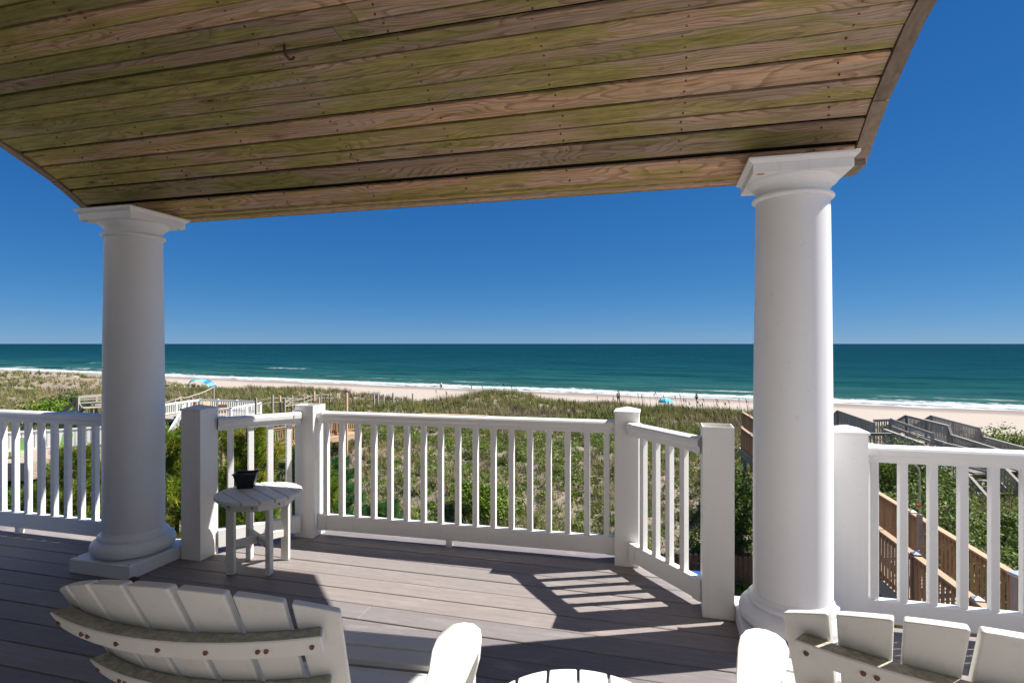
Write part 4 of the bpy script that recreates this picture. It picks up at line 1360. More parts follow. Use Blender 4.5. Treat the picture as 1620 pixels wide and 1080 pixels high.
# ------------------------------------------------------------------ timber rails used by walkways and decks
def wood_rail(root, A, B, h, mat_b, mat_r, pitch=0.145, bw=0.036, posts=2.0, pw=0.09, cap=None, railw=0.13, railh=0.038, low=0.09, mid=False):
    """A, B: points on the walking surface; parts go under root (whose transform is a plain offset)"""
    o0 = Vector(root.location)
    A, B = Vector(A) - o0, Vector(B) - o0
    t = B - A
    L = math.hypot(t.x, t.y)
    ang = math.atan2(t.y, t.x)
    up = Vector((0, 0, 1))
    MB().bar(A + up * h, B + up * h, railw, railh).build('hand_rail', mat_r, root)
    MB().bar(A + up * (h - 0.085), B + up * (h - 0.085), 0.038, 0.09).build('side_rail', mat_b, root)
    MB().bar(A + up * low, B + up * low, 0.038, 0.085).build('bottom_rail', mat_b, root)
    n = max(1, int(L / pitch))
    bal = None
    off = Vector((-t.y, t.x, 0)) / max(L, 1e-6) * 0.038
    for i in range(n):
        p = A + t * ((i + 0.5) / n) + off + up * (h * 0.5 - 0.005)
        if bal is None:
            bal = MB().box((0, 0, 0), (bw, bw, h - 0.07)).build('baluster', mat_b, root)
            bal.location = p; bal.rotation_euler = (0, 0, ang)
        else:
            share(bal, root, p, (0, 0, ang))
    if posts:
        m = max(1, round(L / posts))
        for i in range(m + 1):
            p = A + t * (i / m)
            MB().box((p.x, p.y, p.z + (h - 0.03) / 2 - 0.3), (pw, pw, h + 0.54), ang).build('rail_post', mat_b, root)
            if cap is not None:
                a = pw / 2 + 0.02
                V = [(p.x + sx * a, p.y + sy * a, p.z + h + 0.02 + e) for e in (0, 0.025) for sx, sy in ((-1, -1), (1, -1), (1, 1), (-1, 1))] + [(p.x, p.y, p.z + h + 0.085)]
                F = [(3, 2, 1, 0), (0, 1, 5, 4), (1, 2, 6, 5), (2, 3, 7, 6), (3, 0, 4, 7), (4, 5, 8), (5, 6, 8), (6, 7, 8), (7, 4, 8)]
                MB().add(V, F).build('post_cap', cap, root)

def planks(root, A, B, w, mat, pitch=0.145, name='plank'):
    """cross planks of a walkway from A to B"""
    o0 = Vector(root.location)
    A, B = Vector(A) - o0, Vector(B) - o0
    t = B - A
    L = t.length
    ang = math.atan2(t.y, t.x)
    n = int(L / pitch)
    first = None
    for i in range(n):
        p = A + t * ((i + 0.5) / n)
        if first is None:
            first = MB().box((0, 0, -0.019), (pitch - 0.012, w, 0.038)).build(name, mat, root)
            first.location = p; first.rotation_euler = (0, 0, ang)
        else:
            share(first, root, p, (0, 0, ang))
    s = Vector((-t.y, t.x, 0)).normalized()
    for e in (-1, 1):
        MB().bar(A + s * (e * w * 0.48) + Vector((0, 0, -0.165)), B + s * (e * w * 0.48) + Vector((0, 0, -0.165)), 0.05, 0.25).build('stringer', mat, root)

# brown walkway of this house, running out towards the sea
ZW = -3.15
def bl(d, z=ZW): return W(7.3 + 0.207 * (d - 11), d, z)
def brt(d, z=ZW): return W(8.49 + 0.207 * (d - 11), d, z)
bw = empty('brown_walkway', W(8, 16, ZW))
tag(bw, 'brown timber walkway with balustrades below the right railing', 'walkway')
wood_rail(bw, bl(4.6), bl(9.75), 0.95, M['brown'], M['brownrail'], 0.14, 0.036, 1.75, 0.09, M['cap'])
wood_rail(bw, bl(9.75), bl(24.6), 0.95, M['brown'], M['brownrail'], 0.14, 0.036, 1.85, 0.09, M['cap'])
wood_rail(bw, brt(5.0), brt(30.2), 0.95, M['brown'], M['brownrail'], 0.14, 0.036, 1.85, 0.09, M['cap'])
planks(bw, (bl(4.6) + brt(4.6)) / 2, (bl(25) + brt(25)) / 2, 1.25, M['greypale'])
for d in np.arange(6, 30, 3.0):
    for f in (bl, brt):
        p = f(d) - bw.location
        if f is bl and d > 24: continue
        MB().box((p.x, p.y, -2.2), (0.14, 0.14, 3.9)).build('support_post', M['grey'], bw)
# grey support post at the right edge
p = G(1612, 906, -2.05)
gp = empty('corner_post', (p.x, p.y, -3.15))
tag(gp, 'grey timber post with a flat grey cap at the right edge', 'post')
MB().box((0, 0, -0.9), (0.15, 0.15, 3.9), R(20)).build('shaft', M['grey'], gp)
MB().box((0, 0, 1.075), (0.21, 0.21, 0.05), R(20)).build('cap', M['cap'], gp, 0.01)

# outdoor shower on the walkway
p = W(8.16, 11.2, ZW)
sh = empty('outdoor_shower', p)
tag(sh, 'outdoor shower of grey pipe with curved neck and red valve', 'shower')
MB().box((0, 0, 0.62), (0.075, 0.075, 1.24), R(15)).build('post', M['greypale'], sh)
cvx = Vector((-CA, -SA, 0))
pts = [Vector((0, 0, 1.2)), Vector((0, 0, 2.05))] + [Vector((0, 0, 2.05)) + cvx * (0.17 - 0.17 * math.cos(a)) + Vector((0, 0, 0.2 * math.sin(a))) for a in np.linspace(0.25, 2.5, 8)]
MB().tube(pts, 0.016, 8).build('pipe', M['steel'], sh)
e = pts[-1]
MB().lathe([(0.015, 0.0), (0.05, -0.03), (0.05, -0.045), (0.001, -0.045)], (e.x, e.y, e.z), 14).build('shower_head', M['steel'], sh)
MB().box((-0.04, -0.04, 1.42), (0.09, 0.04, 0.035)).build('valve', M['red'], sh)
MB().box((-0.07, -0.05, 0.50), (0.10, 0.05, 0.09)).build('tap', M['cap'], sh, 0.01)

# brown picket fence and blue bin below the deck
pf = empty('picket_fence', W(7, 17.9, -7.2))
tag(pf, 'dark brown dog eared picket fence below the deck, seen beside the right column', 'fence')
first = None
A_, B_ = W(3.6, 18.2, -6.9) - pf.location, W(10.5, 17.5, -6.9) - pf.location
nf = 46
ang = math.atan2((B_ - A_).y, (B_ - A_).x)
for i in range(nf):
    q = A_ + (B_ - A_) * (i / (nf - 1))
    if first is None:
        w_ = 0.066
        V = [(-w_, 0), (w_, 0), (w_, 1.62), (w_ - 0.03, 1.66), (-w_ + 0.03, 1.66), (-w_, 1.62)]
        mm = MB()
        n6 = 6
        mm.add([(x_, -0.01, z_) for x_, z_ in V] + [(x_, 0.01, z_) for x_, z_ in V], [tuple(range(n6)), tuple(range(2 * n6 - 1, n6 - 1, -1))] + [(k_, n6 + k_, n6 + (k_ + 1) % n6, (k_ + 1) % n6) for k_ in range(n6)])
        first = mm.build('picket', M['fence'], pf)
        first.location = q; first.rotation_euler = (0, 0, ang)
    else:
        share(first, pf, q + Vector((0, 0, random.uniform(-0.02, 0.02))), (0, 0, ang))
for z in (0.3, 1.3):
    nrm = Vector((-math.sin(ang), math.cos(ang), 0)) * 0.035
    MB().bar(A_ + nrm + Vector((0, 0, z)), B_ + nrm + Vector((0, 0, z)), 0.04, 0.09).build('fence_rail', M['fence'], pf)
p = W(5.62, 16.9, -6.0)
bb = empty('blue_bin', (p.x, p.y, gz(p.x, p.y)))
tag(bb, 'blue plastic bin in front of the picket fence', 'bin')
V = []
for h_, z in ((0.22, 0.0), (0.28, 1.05), (0.30, 1.06), (0.30, 1.12), (0.12, 1.2)):
    V += [(-h_, -h_, z), (h_, -h_, z), (h_, h_, z), (-h_, h_, z)]
F = [(3, 2, 1, 0), (16, 17, 18, 19)] + [(q * 4 + e, q * 4 + (e + 1) % 4, q * 4 + 4 + (e + 1) % 4, q * 4 + 4 + e) for q in range(4) for e in range(4)]
MB().add(V, F).build('body', M['blue'], bb)

# ------------------------------------------------------------------ grey dune walkovers on the right
def seg(root, pts, h, mat=M['grey'], railm=M['grey'], pitch=0.16, posts=2.2, **kw):
    for a, b in zip(pts[:-1], pts[1:]):
        wood_rail(root, a, b, h, mat, railm, pitch, 0.045, posts, 0.10, None, 0.15, 0.045, **kw)
HR = 1.0
def gr(px, py, zr): 
    p = G(px, py, zr); p.z = zr - HR
    return p
g1 = empty('grey_walkover', G(1500, 680, -3.6))
tag(g1, 'grey weathered walkover with two stepped balustrades at far right', 'walkover')
L1 = [gr(1434, 656.6, -3.1), gr(1500.5, 673, -3.1)]
L2 = [gr(1505.5, 687.5, -3.58), gr(1585, 712, -3.58)]
seg(g1, L1, HR); seg(g1, L2, HR)
seg(g1, [L1[1], L2[0]], HR, posts=0)
R1 = [gr(1474, 657, -3.1), gr(1548, 676, -3.1)]
R2 = [gr(1554.6, 690, -3.58), gr(1640, 713, -3.58)]
seg(g1, R1, HR); seg(g1, R2, HR)
seg(g1, [R1[1], R2[0]], HR, posts=0)
# the seaward ends go down to the beach
for P_ in (L1[0], R1[0]):
    dv = (P_ - (L1[1] if P_ is L1[0] else R1[1])).normalized()
    e_ = P_ + dv * 3.2
    e_.z = P_.z - 1.3
    seg(g1, [P_, e_], HR, posts=3.2)
planks(g1, (L1[1] + R1[1]) / 2, (L1[0] + R1[0]) / 2, (L1[0] - R1[0]).length, M['grey'])
planks(g1, (L2[1] + R2[1]) / 2, (L2[0] + R2[0]) / 2, (L2[0] - R2[0]).length, M['grey'])
for P_ in L1 + R1 + L2 + R2:
    q = P_ - g1.location
    MB().box((q.x, q.y, q.z - 0.8), (0.14, 0.14, 1.7)).build('support_post', M['grey'], g1)

g2 = empty('grey_walkover', G(1350, 660, -3.6))
tag(g2, 'grey weathered walkover balustrade just right of the right column', 'walkover')
q1 = [gr(1326, 649, -3.1), gr(1383, 668.5, -3.1)]
seg(g2, q1, HR)
dv = (q1[0] - q1[1]).normalized(); e_ = q1[0] + dv * 3.0; e_.z = q1[0].z - 1.3
seg(g2, [q1[0], e_], HR, posts=3.0)
seg(g2, [gr(1383, 663.5, -3.0), gr(1409, 662.5, -3.0)], HR, posts=1.2)
q3 = [gr(1410, 664, -3.0), gr(1475, 687, -3.1)]
for z in (0.0, 0.42, 0.75):
    a = q3[0] - g2.location + Vector((0, 0, HR - z)); b_ = q3[1] - g2.location + Vector((0, 0, HR - z))
    MB().bar(a, b_, 0.05, 0.17).build('side_board', M['grey'], g2)
for f in (0.0, 0.5, 1.0):
    a = q3[0].lerp(q3[1], f) - g2.location
    MB().box((a.x, a.y, a.z + 0.1), (0.12, 0.12, 2.0)).build('support_post', M['grey'], g2)
seg(g2, [gr(1370, 685, -3.25), gr(1411, 685.5, -3.25)], HR, posts=1.2)
seg(g2, [gr(1399, 678.5, -3.2), gr(1460, 701, -3.2)], HR, posts=2.0)
a, b_ = gr(1372, 690, -3.3), gr(1335, 662, -3.3)
planks(g2, a, b_, 1.2, M['grey'])

# grey stairs coming down from the walkover
g3 = empty('grey_stairs', W(20.5, 23.5, -5.5))
tag(g3, 'grey timber stairs with open treads and sloping rails seen through the right railing', 'stairs')
top_l, top_r = gr(1512, 731, -3.35), gr(1585, 735, -3.35)
vd = W(-0.10, -1.0) - W(0, 0); vd.z = 0
vd = (W(20.9, 22.5) - W(20.9, 25.5)); vd.normalize()
sx_ = Vector((-vd.y, vd.x, 0))
A0 = W(20.35, 24.9, -4.32)
nst = 9
for i in range(nst):
    c_ = A0 + vd * (0.29 * i) + Vector((0, 0, -0.2 * i)) - g3.location
    MB().bar(c_ - sx_ * 0.85, c_ + sx_ * 0.85, 0.28, 0.045).build('tread', M['greypale'], g3)
for e in (-1, 1):
    a = A0 + sx_ * (0.88 * e) + Vector((0, 0, -0.06)) - g3.location
    b_ = a + vd * (0.29 * nst) + Vector((0, 0, -0.2 * nst))
    MB().bar(a, b_, 0.05, 0.26).build('stringer', M['grey'], g3)
    wood_rail(g3, A0 + sx_ * (0.92 * e) + Vector((0, 0, 0.05)), A0 + sx_ * (0.92 * e) + vd * (0.29 * nst) + Vector((0, 0, -0.2 * nst + 0.05)), 0.95, M['grey'], M['greypale'], 0.15, 0.045, 1.6, 0.10, None, 0.13, 0.045)
planks(g3, A0 - vd * 2.6 + Vector((0, 0, 0.05)), A0 - vd * 0.15 + Vector((0, 0, 0.05)), 1.8, M['greypale'])
wood_rail(g3, A0 - vd * 2.6 - sx_ * 0.92, A0 - sx_ * 0.92, 0.95, M['grey'], M['grey'], 0.15, 0.045, 1.6, 0.10)
wood_rail(g3, A0 - vd * 2.6 + sx_ * 0.92, A0 + sx_ * 0.92, 0.95, M['grey'], M['grey'], 0.15, 0.045, 1.6, 0.10)
for e in (-1, 1):
    for f in (-2.3, 0, 2.3):
        c_ = A0 + sx_ * (0.8 * e) + vd * f - g3.location
        MB().box((c_.x, c_.y, c_.z - 1.2 - max(0, f) * 0.3), (0.12, 0.12, 2.2)).build('support_post', M['grey'], g3)

# ------------------------------------------------------------------ left: neighbours' deck, walkway, fence
nd_ = empty('neighbour_deck', G(345, 650, -4.6))
tag(nd_, 'low white railed sitting deck on the dune, left of the shaded post', 'deck')
ZD = -4.65
def dk(px, py): 
    p = G(px, py, ZD + 0.95); p.z = ZD
    return p
D = [dk(236, 642.5), dk(316, 631.5), dk(405, 634.5), dk(412, 637), dk(365, 645), dk(338, 647)]
c0 = nd_.location
MB().prism([((p - c0).x, (p - c0).y) for p in D][::-1], ZD - 0.2 - c0.z, ZD - c0.z).build('platform', M['greypale'], nd_)
def white_rail(root, a, b, n_posts):
    wood_rail(root, a, b, 0.95, M['vinyl'], M['vinyl'], 0.2, 0.05, (b - a).length / n_posts, 0.16, M['vinyl'], 0.10, 0.07, 0.1)
white_rail(nd_, D[0], D[1], 4); white_rail(nd_, D[1], D[2], 3); white_rail(nd_, D[3], D[4], 2); white_rail(nd_, dk(338, 647), D[4], 1)
s0 = dk(292, 640.5); s1 = G(262, 690, ZD - 1.6 + 0.95); s1.z = ZD - 1.6
wood_rail(nd_, s0, s1, 0.95, M['vinyl'], M['vinyl'], 0.2, 0.05, 3.0, 0.14, M['vinyl'], 0.10, 0.07, 0.1)
def lounge(name, p, rz, label):
    c = empty(name, p, rz)
    tag(c, label, 'chair', 'orange chairs on the white railed deck')
    MB().box((0, 0.25, 0.36), (0.62, 0.6, 0.05), M=Matrix.Rotation(R(6), 4, 'X')).build('seat', M['orange'], c)
    MB().box((0, -0.18, 0.70), (0.66, 0.05, 0.78), M=Matrix.Rotation(R(18), 4, 'X')).build('backrest', M['orange'], c)
    for sx in (-1, 1):
        MB().box((sx * 0.36, 0.2, 0.56), (0.12, 0.75, 0.04)).build('arm_rest', M['orange'], c)
        MB().box((sx * 0.34, 0.50, 0.27), (0.06, 0.09, 0.55)).build('leg', M['orange'], c)
        MB().box((sx * 0.34, -0.1, 0.2), (0.06, 0.09, 0.40)).build('leg', M['orange'], c)
def ondeck(px, d): 
    p = W((px - 810) / FPX * d, d); return (p.x, p.y, ZD)
lounge('lounge_chair', ondeck(303, 48.4), R(150), 'orange lounge chair in the left corner of the white railed deck')
lounge('lounge_chair', ondeck(329, 49.0), R(-100), 'orange lounge chair seen side on near the middle of the white railed deck')
lounge('lounge_chair', ondeck(352, 47.2), R(40), 'pale orange lounge chair nearest the front rail of the white railed deck')
for p in D[:5]:
    q = p - c0
    MB().box((q.x, q.y, q.z - 0.7), (0.16, 0.16, 1.2)).build('support_post', M['greypale'], nd_)

# brown boardwalk between pines and dune
b2 = empty('brown_boardwalk', G(470, 690, -4.0))
tag(b2, 'light brown timber boardwalk with balustrade behind the left hollow post', 'walkway')
ZB = -4.05
def bk(px, py): 
    p = G(px, py, ZB + 0.95); p.z = ZB
    return p
k0, k1, k2 = bk(352, 690), bk(430, 678), bk(548, 661)
wood_rail(b2, k0, k1, 0.95, M['brown'], M['brownrail'], 0.15, 0.045, 2.0, 0.11)
wood_rail(b2, k1, k2, 0.95, M['brown'], M['brownrail'], 0.15, 0.045, 2.0, 0.11)
f0, f2 = k1 + (W(0.4, 1.6) - W(0, 0)), k2 + (W(0.4, 1.6) - W(0, 0))
wood_rail(b2, f0, f2, 0.95, M['brown'], M['brownrail'], 0.15, 0.045, 2.0, 0.11)
planks(b2, (k1 + f0) / 2, (k2 + f2) / 2, 1.6, M['brownrail'])
for p in (k0, k1, k2, f2):
    q = p - b2.location
    MB().box((q.x, q.y, q.z - 0.7), (0.14, 0.14, 1.5)).build('support_post', M['brown'], b2)

# tall brown posts beside the path
for (px, ytop, ybot, lab) in ((443, 626, 668, 'tall brown round post left of the hollow white post'), (497, 618.5, 660, 'tall brown post standing behind the hollow white post'),
                              (504.5, 628, 660, 'shorter brown post next to the post behind the hollow white post'), (548.5, 621, 686, 'tall thin brown post at the end of the boardwalk')):
    d0 = 42 if px != 548.5 else 34
    p = W((px - 810) / FPX * d0, d0)
    zt_ = CAMH - (ytop - 543.5) * d0 / FPX; zb_ = CAMH - (ybot - 543.5) * d0 / FPX
    zb_ = min(zb_, gz(p.x, p.y) - 0.2)
    m = MB().lathe([(0.085, 0), (0.08, zt_ - zb_ - 0.03), (0.065, zt_ - zb_)], n=10)
    tag(m.build('path_post', M['brownrail'], None, 0, (p.x, p.y, zb_)), lab, 'post', 'tall brown path posts')
# grey rope rail fence along the beach path
rf = empty('path_fence', W(-18, 46, -5.4))
tag(rf, 'grey post and rail path fence between the white deck and the tall brown posts', 'fence')
tops = [(405, 629, 44), (431, 624, 45), (450, 630, 42), (462, 625, 47), (480, 626, 48), (491, 622, 52), (505.5, 620, 58), (508, 622, 57), (522, 620, 60)]
pp = []
for (px, yt, d0) in tops:
    p = W((px - 810) / FPX * d0, d0)
    zt_ = CAMH - (yt - 543.5) * d0 / FPX
    q = p - Vector((rf.location.x, rf.location.y, 0)); zb_ = gz(p.x, p.y) - 0.3
    MB().box((q.x, q.y, (zt_ + zb_) / 2 - rf.location.z), (0.13, 0.13, zt_ - zb_), R(10)).build('fence_post', M['greypale'], rf)
    pp.append(Vector((q.x, q.y, zt_ - rf.location.z)))
for a, b_ in ((0, 1), (1, 3), (3, 4), (4, 5), (5, 6), (6, 8), (2, 3), (2, 4)):
    for dz in (0.25, 0.6):
        MB().bar(pp[a] - Vector((0, 0, dz)), pp[b_] - Vector((0, 0, dz)), 0.05, 0.06).build('fence_rail', M['greypale'], rf)
r2 = empty('rope_fence', W(-34, 58, -5.4))
tag(r2, 'pale rope strung between short posts up the dune right of the left column', 'rope fence')
prev = None
for (px, yt, d0) in ((255, 636, 55), (276.5, 631, 56), (285, 628, 57), (303, 626, 59), (338, 612, 66)):
    p = W((px - 810) / FPX * d0, d0)
    zt_ = CAMH - (yt - 543.5) * d0 / FPX
    q = Vector((p.x - r2.location.x, p.y - r2.location.y, zt_ - r2.location.z)); zb_ = gz(p.x, p.y) - 0.2
    MB().box((q.x, q.y, (zt_ + zb_) / 2 - r2.location.z + 0.06), (0.13, 0.13, max(0.5, zt_ - zb_))).build('fence_post', M['grey'], r2)
    if prev is not None:
        mid = (prev + q) / 2 - Vector((0, 0, 0.12))
        MB().tube([prev, prev.lerp(mid, .5) - Vector((0, 0, .03)), mid, mid.lerp(q, .5) - Vector((0, 0, .03)), q], 0.05, 6).build('rope', M['rope'], r2)
    prev = q
# row of old posts at the back of the beach
ORD = ['first', 'second', 'third', 'fourth', 'fifth', 'sixth', 'seventh', 'eighth', 'ninth', 'tenth', 'eleventh', 'twelfth', 'thirteenth']
for pi_, (px, yt, yb) in enumerate(((591.5, 622.5, 632), (598, 623, 631), (607, 623, 633), (622, 621, 634), (629, 632, 640), (636, 629, 638), (649, 633, 640), (653, 622, 640), (665.5, 635, 642), (674, 631, 641), (686, 629, 640), (711, 634, 640), (720, 631, 640))):
    d0 = 71.0 + (px % 7) * 0.4
    p = W((px - 810) / FPX * d0, d0)
    zt_ = CAMH - (yt - 543.5) * d0 / FPX
    zb_ = gz(p.x, p.y) - 0.3
    m = MB().lathe([(0.13, 0), (0.12, max(0.4, zt_ - zb_ - 0.04)), (0.09, max(0.44, zt_ - zb_))], n=8)
    tag(m.build('beach_post', M['grey'], None, 0, (p.x, p.y, zb_)), ORD[pi_] + ' from the left of the short dark posts between dune and beach', 'post', 'row of old posts at the back of the beach')

# far left: white board fence, patio and pale steps
wf = empty('board_fence', G(80, 690, -4.5))
tag(wf, 'white board fence seen through the left railing', 'fence')
A_, B_ = G(-60, 687, -3.9), G(262, 668, -3.9)
A_.z = B_.z = -5.15
A_ -= wf.location; B_ -= wf.location
ang = math.atan2((B_ - A_).y, (B_ - A_).x)
nfb = int((B_ - A_).length / 0.2)
fb = None
for i in range(nfb):
    q = A_ + (B_ - A_) * (i / nfb)
    if fb is None:
        fb = MB().box((0, 0, 0.58), (0.165, 0.03, 1.16)).build('board', M['vinyl'], wf)
        fb.location = q; fb.rotation_euler = (0, 0, ang)
    else:
        share(fb, wf, q, (0, 0, ang))
MB().bar(A_ + Vector((0, 0, 1.2)), B_ + Vector((0, 0, 1.2)), 0.12, 0.08).build('top_rail', M['vinyl'], wf)
MB().bar(A_ + Vector((0, 0, 0.1)), B_ + Vector((0, 0, 0.1)), 0.08, 0.12).build('bottom_rail', M['vinyl'], wf)
pt_ = empty('patio', W(-29, 31.5, -5.2))
tag(pt_, kind='structure')
base = pt_.location
cols_ = [W(r_, d_, 0) - Vector((base.x, base.y, 0)) for r_, d_ in ((-36, 30.5), (-27.0, 31.0), (-25.0, 36.0), (-34, 34.0))]
MB().prism([(c.x, c.y) for c in cols_], -0.9, 0.10).build('slab', M['paver'], pt_)
for (r_, d_, lab) in ((-27.2, 34.0, 'lime green garden chair in front of the white board fence, nearer the column'), (-28.6, 32.6, 'lime green garden chair in front of the white board fence, further left')):
    p = W(r_, d_, -5.098)
    c = empty('garden_chair', p, R(200))
    tag(c, lab, 'chair', 'lime green garden chairs')
    MB().box((0, 0.2, 0.36), (0.6, 0.6, 0.05)).build('seat', M['green'], c)
    MB().box((0, -0.2, 0.72), (0.62, 0.05, 0.75), M=Matrix.Rotation(R(20), 4, 'X')).build('backrest', M['green'], c)
    for sx in (-1, 1):
        for sy in (-0.08, 0.45):
            MB().box((sx * 0.28, sy, 0.17), (0.06, 0.06, 0.335)).build('leg', M['green'], c)
ps = empty('pale_steps', G(135, 640, -3.2))
tag(ps, 'pale weathered timber steps with plain rails left of the left column', 'stairs')
o0 = ps.location
d0 = 45.0
def pv(px, py, d=d0):
    return W((px - 810) / FPX * d, d, CAMH - (py - 543.5) * d / FPX) - o0
for (a, b_, w_, h_, mt) in ((pv(92, 660), pv(124, 629), 0.12, 0.22, 'greypale'), (pv(124, 628), pv(178, 624, 47), 0.12, 0.22, 'greypale'), (pv(124, 632.5), pv(178, 629, 47), 0.05, 0.12, 'greypale'),
                            (pv(124, 637.5), pv(178, 634, 47), 0.05, 0.12, 'greypale'), (pv(110, 664, 46), pv(146, 631, 46.2), 0.12, 0.2, 'greypale'), (pv(114, 664, 46), pv(146, 636, 46.2), 0.06, 0.16, 'greypale'),
                            (pv(86, 672), pv(128, 641), 0.06, 0.28, 'grey'), (pv(128, 645), pv(180, 642, 47), 0.9, 0.08, 'greypale'), (pv(150, 640, 46), pv(180, 638, 47), 0.06, 0.14, 'greypale')):
    MB().bar(a, b_, w_, h_).build('rail', M[mt], ps)
for (px, py, h_, d_) in ((124, 628, 2.6, 45), (145, 629, 2.6, 46), (152, 627, 2.6, 46.5), (176, 625, 2.6, 47), (100, 652, 2.0, 45.3)):
    a = pv(px, py, d_)
    MB().box((a.x, a.y, a.z - h_ / 2), (0.16, 0.16, h_)).build('support_post', M['greypale'], ps)
for i in range(7):
    a = pv(95 + 5 * i, 668 - 3.8 * i, 45.4); b_ = pv(109 + 5 * i, 667 - 3.8 * i, 46.4)
    MB().bar(a, b_, 0.28, 0.05).build('tread', M['greypale'], ps)

# ------------------------------------------------------------------ beach: shade sail, umbrella, people
sc_ = empty('beach_canopy', W(-53.5, 96, -6.6))
tag(sc_, 'arched blue and turquoise fabric sun shade standing on the beach', 'sun shade')
o0 = sc_.location
dd = 96.0
def cv(px, py): 
    return W((px - 810) / FPX * dd, dd, CAMH - (py - 543.5) * dd / FPX) - o0
arc_ = [cv(299, 611), cv(299.3, 605), cv(303, 600.8), cv(311, 599.6), cv(320, 599.4), cv(328, 600.2), cv(336, 603.4), cv(341.5, 608), cv(343, 612)]
MB().tube([cv(299, 622)] + arc_ + [cv(343.3, 622)], 0.05, 6).build('arch_pole', M['steel'], sc_)
low_ = [cv(302, 611.5), cv(304, 608.5), cv(308, 604.2), cv(314, 602.2), cv(321, 601.8), cv(328, 603.4), cv(333, 607.6), cv(337, 611.8), cv(340, 612.6)]
dep = (W(0.25, 0.9) - W(0, 0))
nm = ['teal', 'navy', 'teal', 'cyl', 'cyl', 'royal', 'cyl', 'royal']
for i in range(8):
    a0, a1, b0, b1 = arc_[i], arc_[i + 1], low_[i], low_[i + 1]
    V = [a0, a1, b1 - dep, b0 - dep]
    V = V + [v + Vector((0, 0, -0.03)) for v in V]
    MB().add(V, [(0, 1, 2, 3), (7, 6, 5, 4), (0, 4, 5, 1), (1, 5, 6, 2), (2, 6, 7, 3), (3, 7, 4, 0)]).build('fabric_panel', M[nm[i]], sc_)

def ong(px, d):
    p = W((px - 810) / FPX * d, d)
    return (p.x, p.y, gz(p.x, p.y))
um = empty('beach_umbrella', ong(1053, 78))
tag(um, 'low turquoise beach umbrella behind the dune grass', 'umbrella')
zu = CAMH - (629 - 543.5) * 78 / FPX - um.location.z
MB().tube([(0, 0, -0.1), (0, 0, max(1.0, zu))], 0.025, 6).build('pole', M['whitecloth'], um)
for k in range(8):
    a0, a1 = R(45 * k), R(45 * (k + 1))
    V = []
    for q in range(5):
        f = q / 4
        rr, zz = 1.02 * math.sin(f * 1.35) / math.sin(1.35), zu - 0.62 * (1 - math.cos(f * 1.35)) / (1 - math.cos(1.35))
        V += [(rr * math.cos(a0), rr * math.sin(a0), zz), (rr * math.cos((a0 + a1) / 2) * 0.97, rr * math.sin((a0 + a1) / 2) * 0.97, zz + 0.01 * f), (rr * math.cos(a1), rr * math.sin(a1), zz)]
    F = [(q * 3 + e, q * 3 + 3 + e, q * 3 + 4 + e, q * 3 + 1 + e) for q in range(4) for e in (0, 1)]
    o = MB().add(V, F).build('canopy_panel', M['cy'] if k % 2 else M['cyl'], um)
    sm_ = o.modifiers.new('thick', 'SOLIDIFY'); sm_.thickness = 0.02

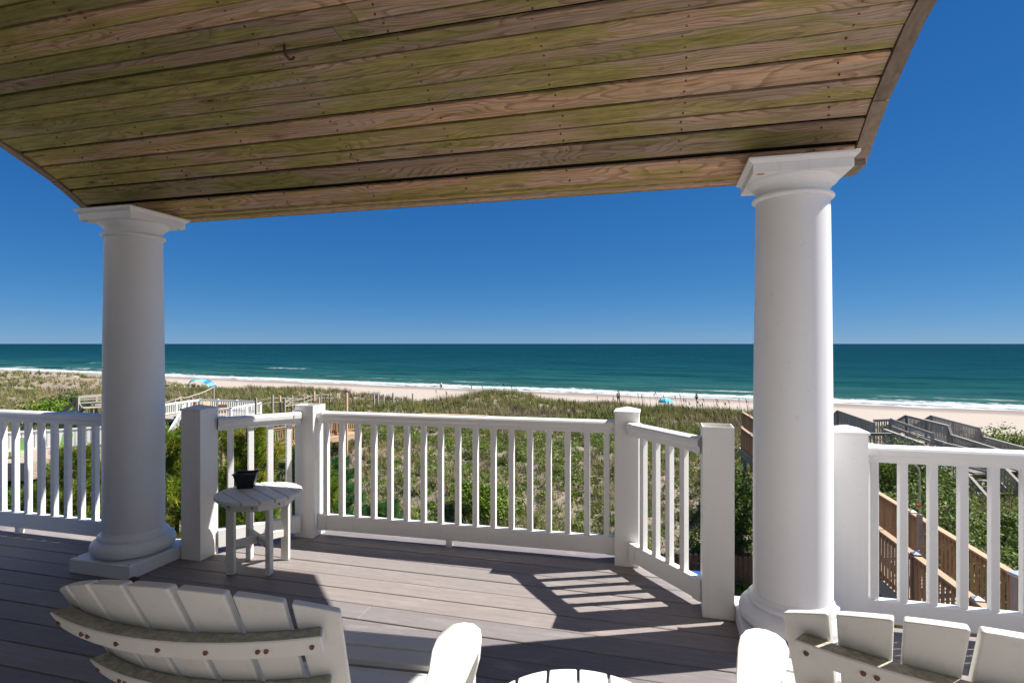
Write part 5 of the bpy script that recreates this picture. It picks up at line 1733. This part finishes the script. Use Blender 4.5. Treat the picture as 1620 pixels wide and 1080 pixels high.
def person(loc, rz, label, top, bottom, stride=0.22, arm=0.35):
    c = empty('person', loc, rz)
    tag(c, label, 'person')
    J = {'pel': (0, 0, 0.95, .15), 'ch': (0, 0.02, 1.25, .16), 'sh': (0, 0.0, 1.43, .12), 'nk': (0, 0.0, 1.52, .06), 'hd': (0, 0.03, 1.63, .10), 'ht': (0, 0.02, 1.74, .085),
         'ls': (-.19, 0, 1.42, .065), 'le': (-.25, arm * .4, 1.14, .05), 'lw': (-.22, arm, 0.95, .035), 'lh': (-.21, arm + .05, .87, .035),
         'rs': (.19, 0, 1.42, .065), 're': (.25, -arm * .2, 1.13, .05), 'rw': (.24, arm * .3, 0.90, .035), 'rh': (.24, arm * .4, .82, .035),
         'lp': (-.10, 0, .90, .10), 'lk': (-.11, stride * .6, .50, .07), 'la': (-.11, stride * .5, .09, .045), 'lt': (-.12, stride * .5 + .15, .04, .04),
         'rp': (.10, 0, .90, .10), 'rk': (.11, -stride * .3, .50, .07), 'ra': (.11, -stride, .09, .045), 'rt': (.12, -stride + .15, .04, .04)}
    E_ = [('pel', 'ch'), ('ch', 'sh'), ('sh', 'nk'), ('nk', 'hd'), ('hd', 'ht'), ('sh', 'ls'), ('ls', 'le'), ('le', 'lw'), ('lw', 'lh'), ('sh', 'rs'), ('rs', 're'), ('re', 'rw'), ('rw', 'rh'),
          ('pel', 'lp'), ('lp', 'lk'), ('lk', 'la'), ('la', 'lt'), ('pel', 'rp'), ('rp', 'rk'), ('rk', 'ra'), ('ra', 'rt')]
    def skin(name, keys, edges, mat, grow=1.0):
        ks = list(keys)
        me = bpy.data.meshes.new(name)
        me.from_pydata([J[k][:3] for k in ks], [(ks.index(a), ks.index(b)) for a, b in edges], [])
        o = bpy.data.objects.new(name, me)
        COL.objects.link(o)
        o.parent = c
        me.materials.append(mat)
        o.modifiers.new('skin', 'SKIN')
        me.skin_vertices.new(name='') if not me.skin_vertices else None
        for i, k in enumerate(ks):
            me.skin_vertices[0].data[i].radius = (J[k][3] * grow, J[k][3] * grow)
        me.skin_vertices[0].data[0].use_root = True
        s2 = o.modifiers.new('sub', 'SUBSURF'); s2.levels = 1; s2.render_levels = 1
        return o
    skin('body', J.keys(), E_, M['skin'])
    if top is not None:
        skin('shirt', ['ch', 'pel', 'sh', 'ls', 'rs'], [('ch', 'pel'), ('ch', 'sh'), ('sh', 'ls'), ('sh', 'rs')], M[top], 1.12)
    if bottom is not None:
        skin('shorts', ['pel', 'lp', 'lk', 'rp', 'rk'], [('pel', 'lp'), ('lp', 'lk'), ('pel', 'rp'), ('rp', 'rk')], M[bottom], 1.13)
    MB().lathe([(0.105, 0.0), (0.112, 0.05), (0.09, 0.10), (0.001, 0.13)], (0, 0.005, 1.66), 10).build('hair', M['hair'], c)
    return c
person(ong(698, 118), R(100), 'person in a white top and dark shorts walking along the waterline', 'whitecloth', 'darkcloth')
person(ong(978, 87), R(200), 'shirtless person in dark shorts standing on the sand left of the umbrella', None, 'darkcloth', 0.1)
person(ong(1102, 88), R(120), 'person in dark swimwear standing in the shallows right of the umbrella', 'darkcloth', 'darkcloth', 0.1, 0.5)
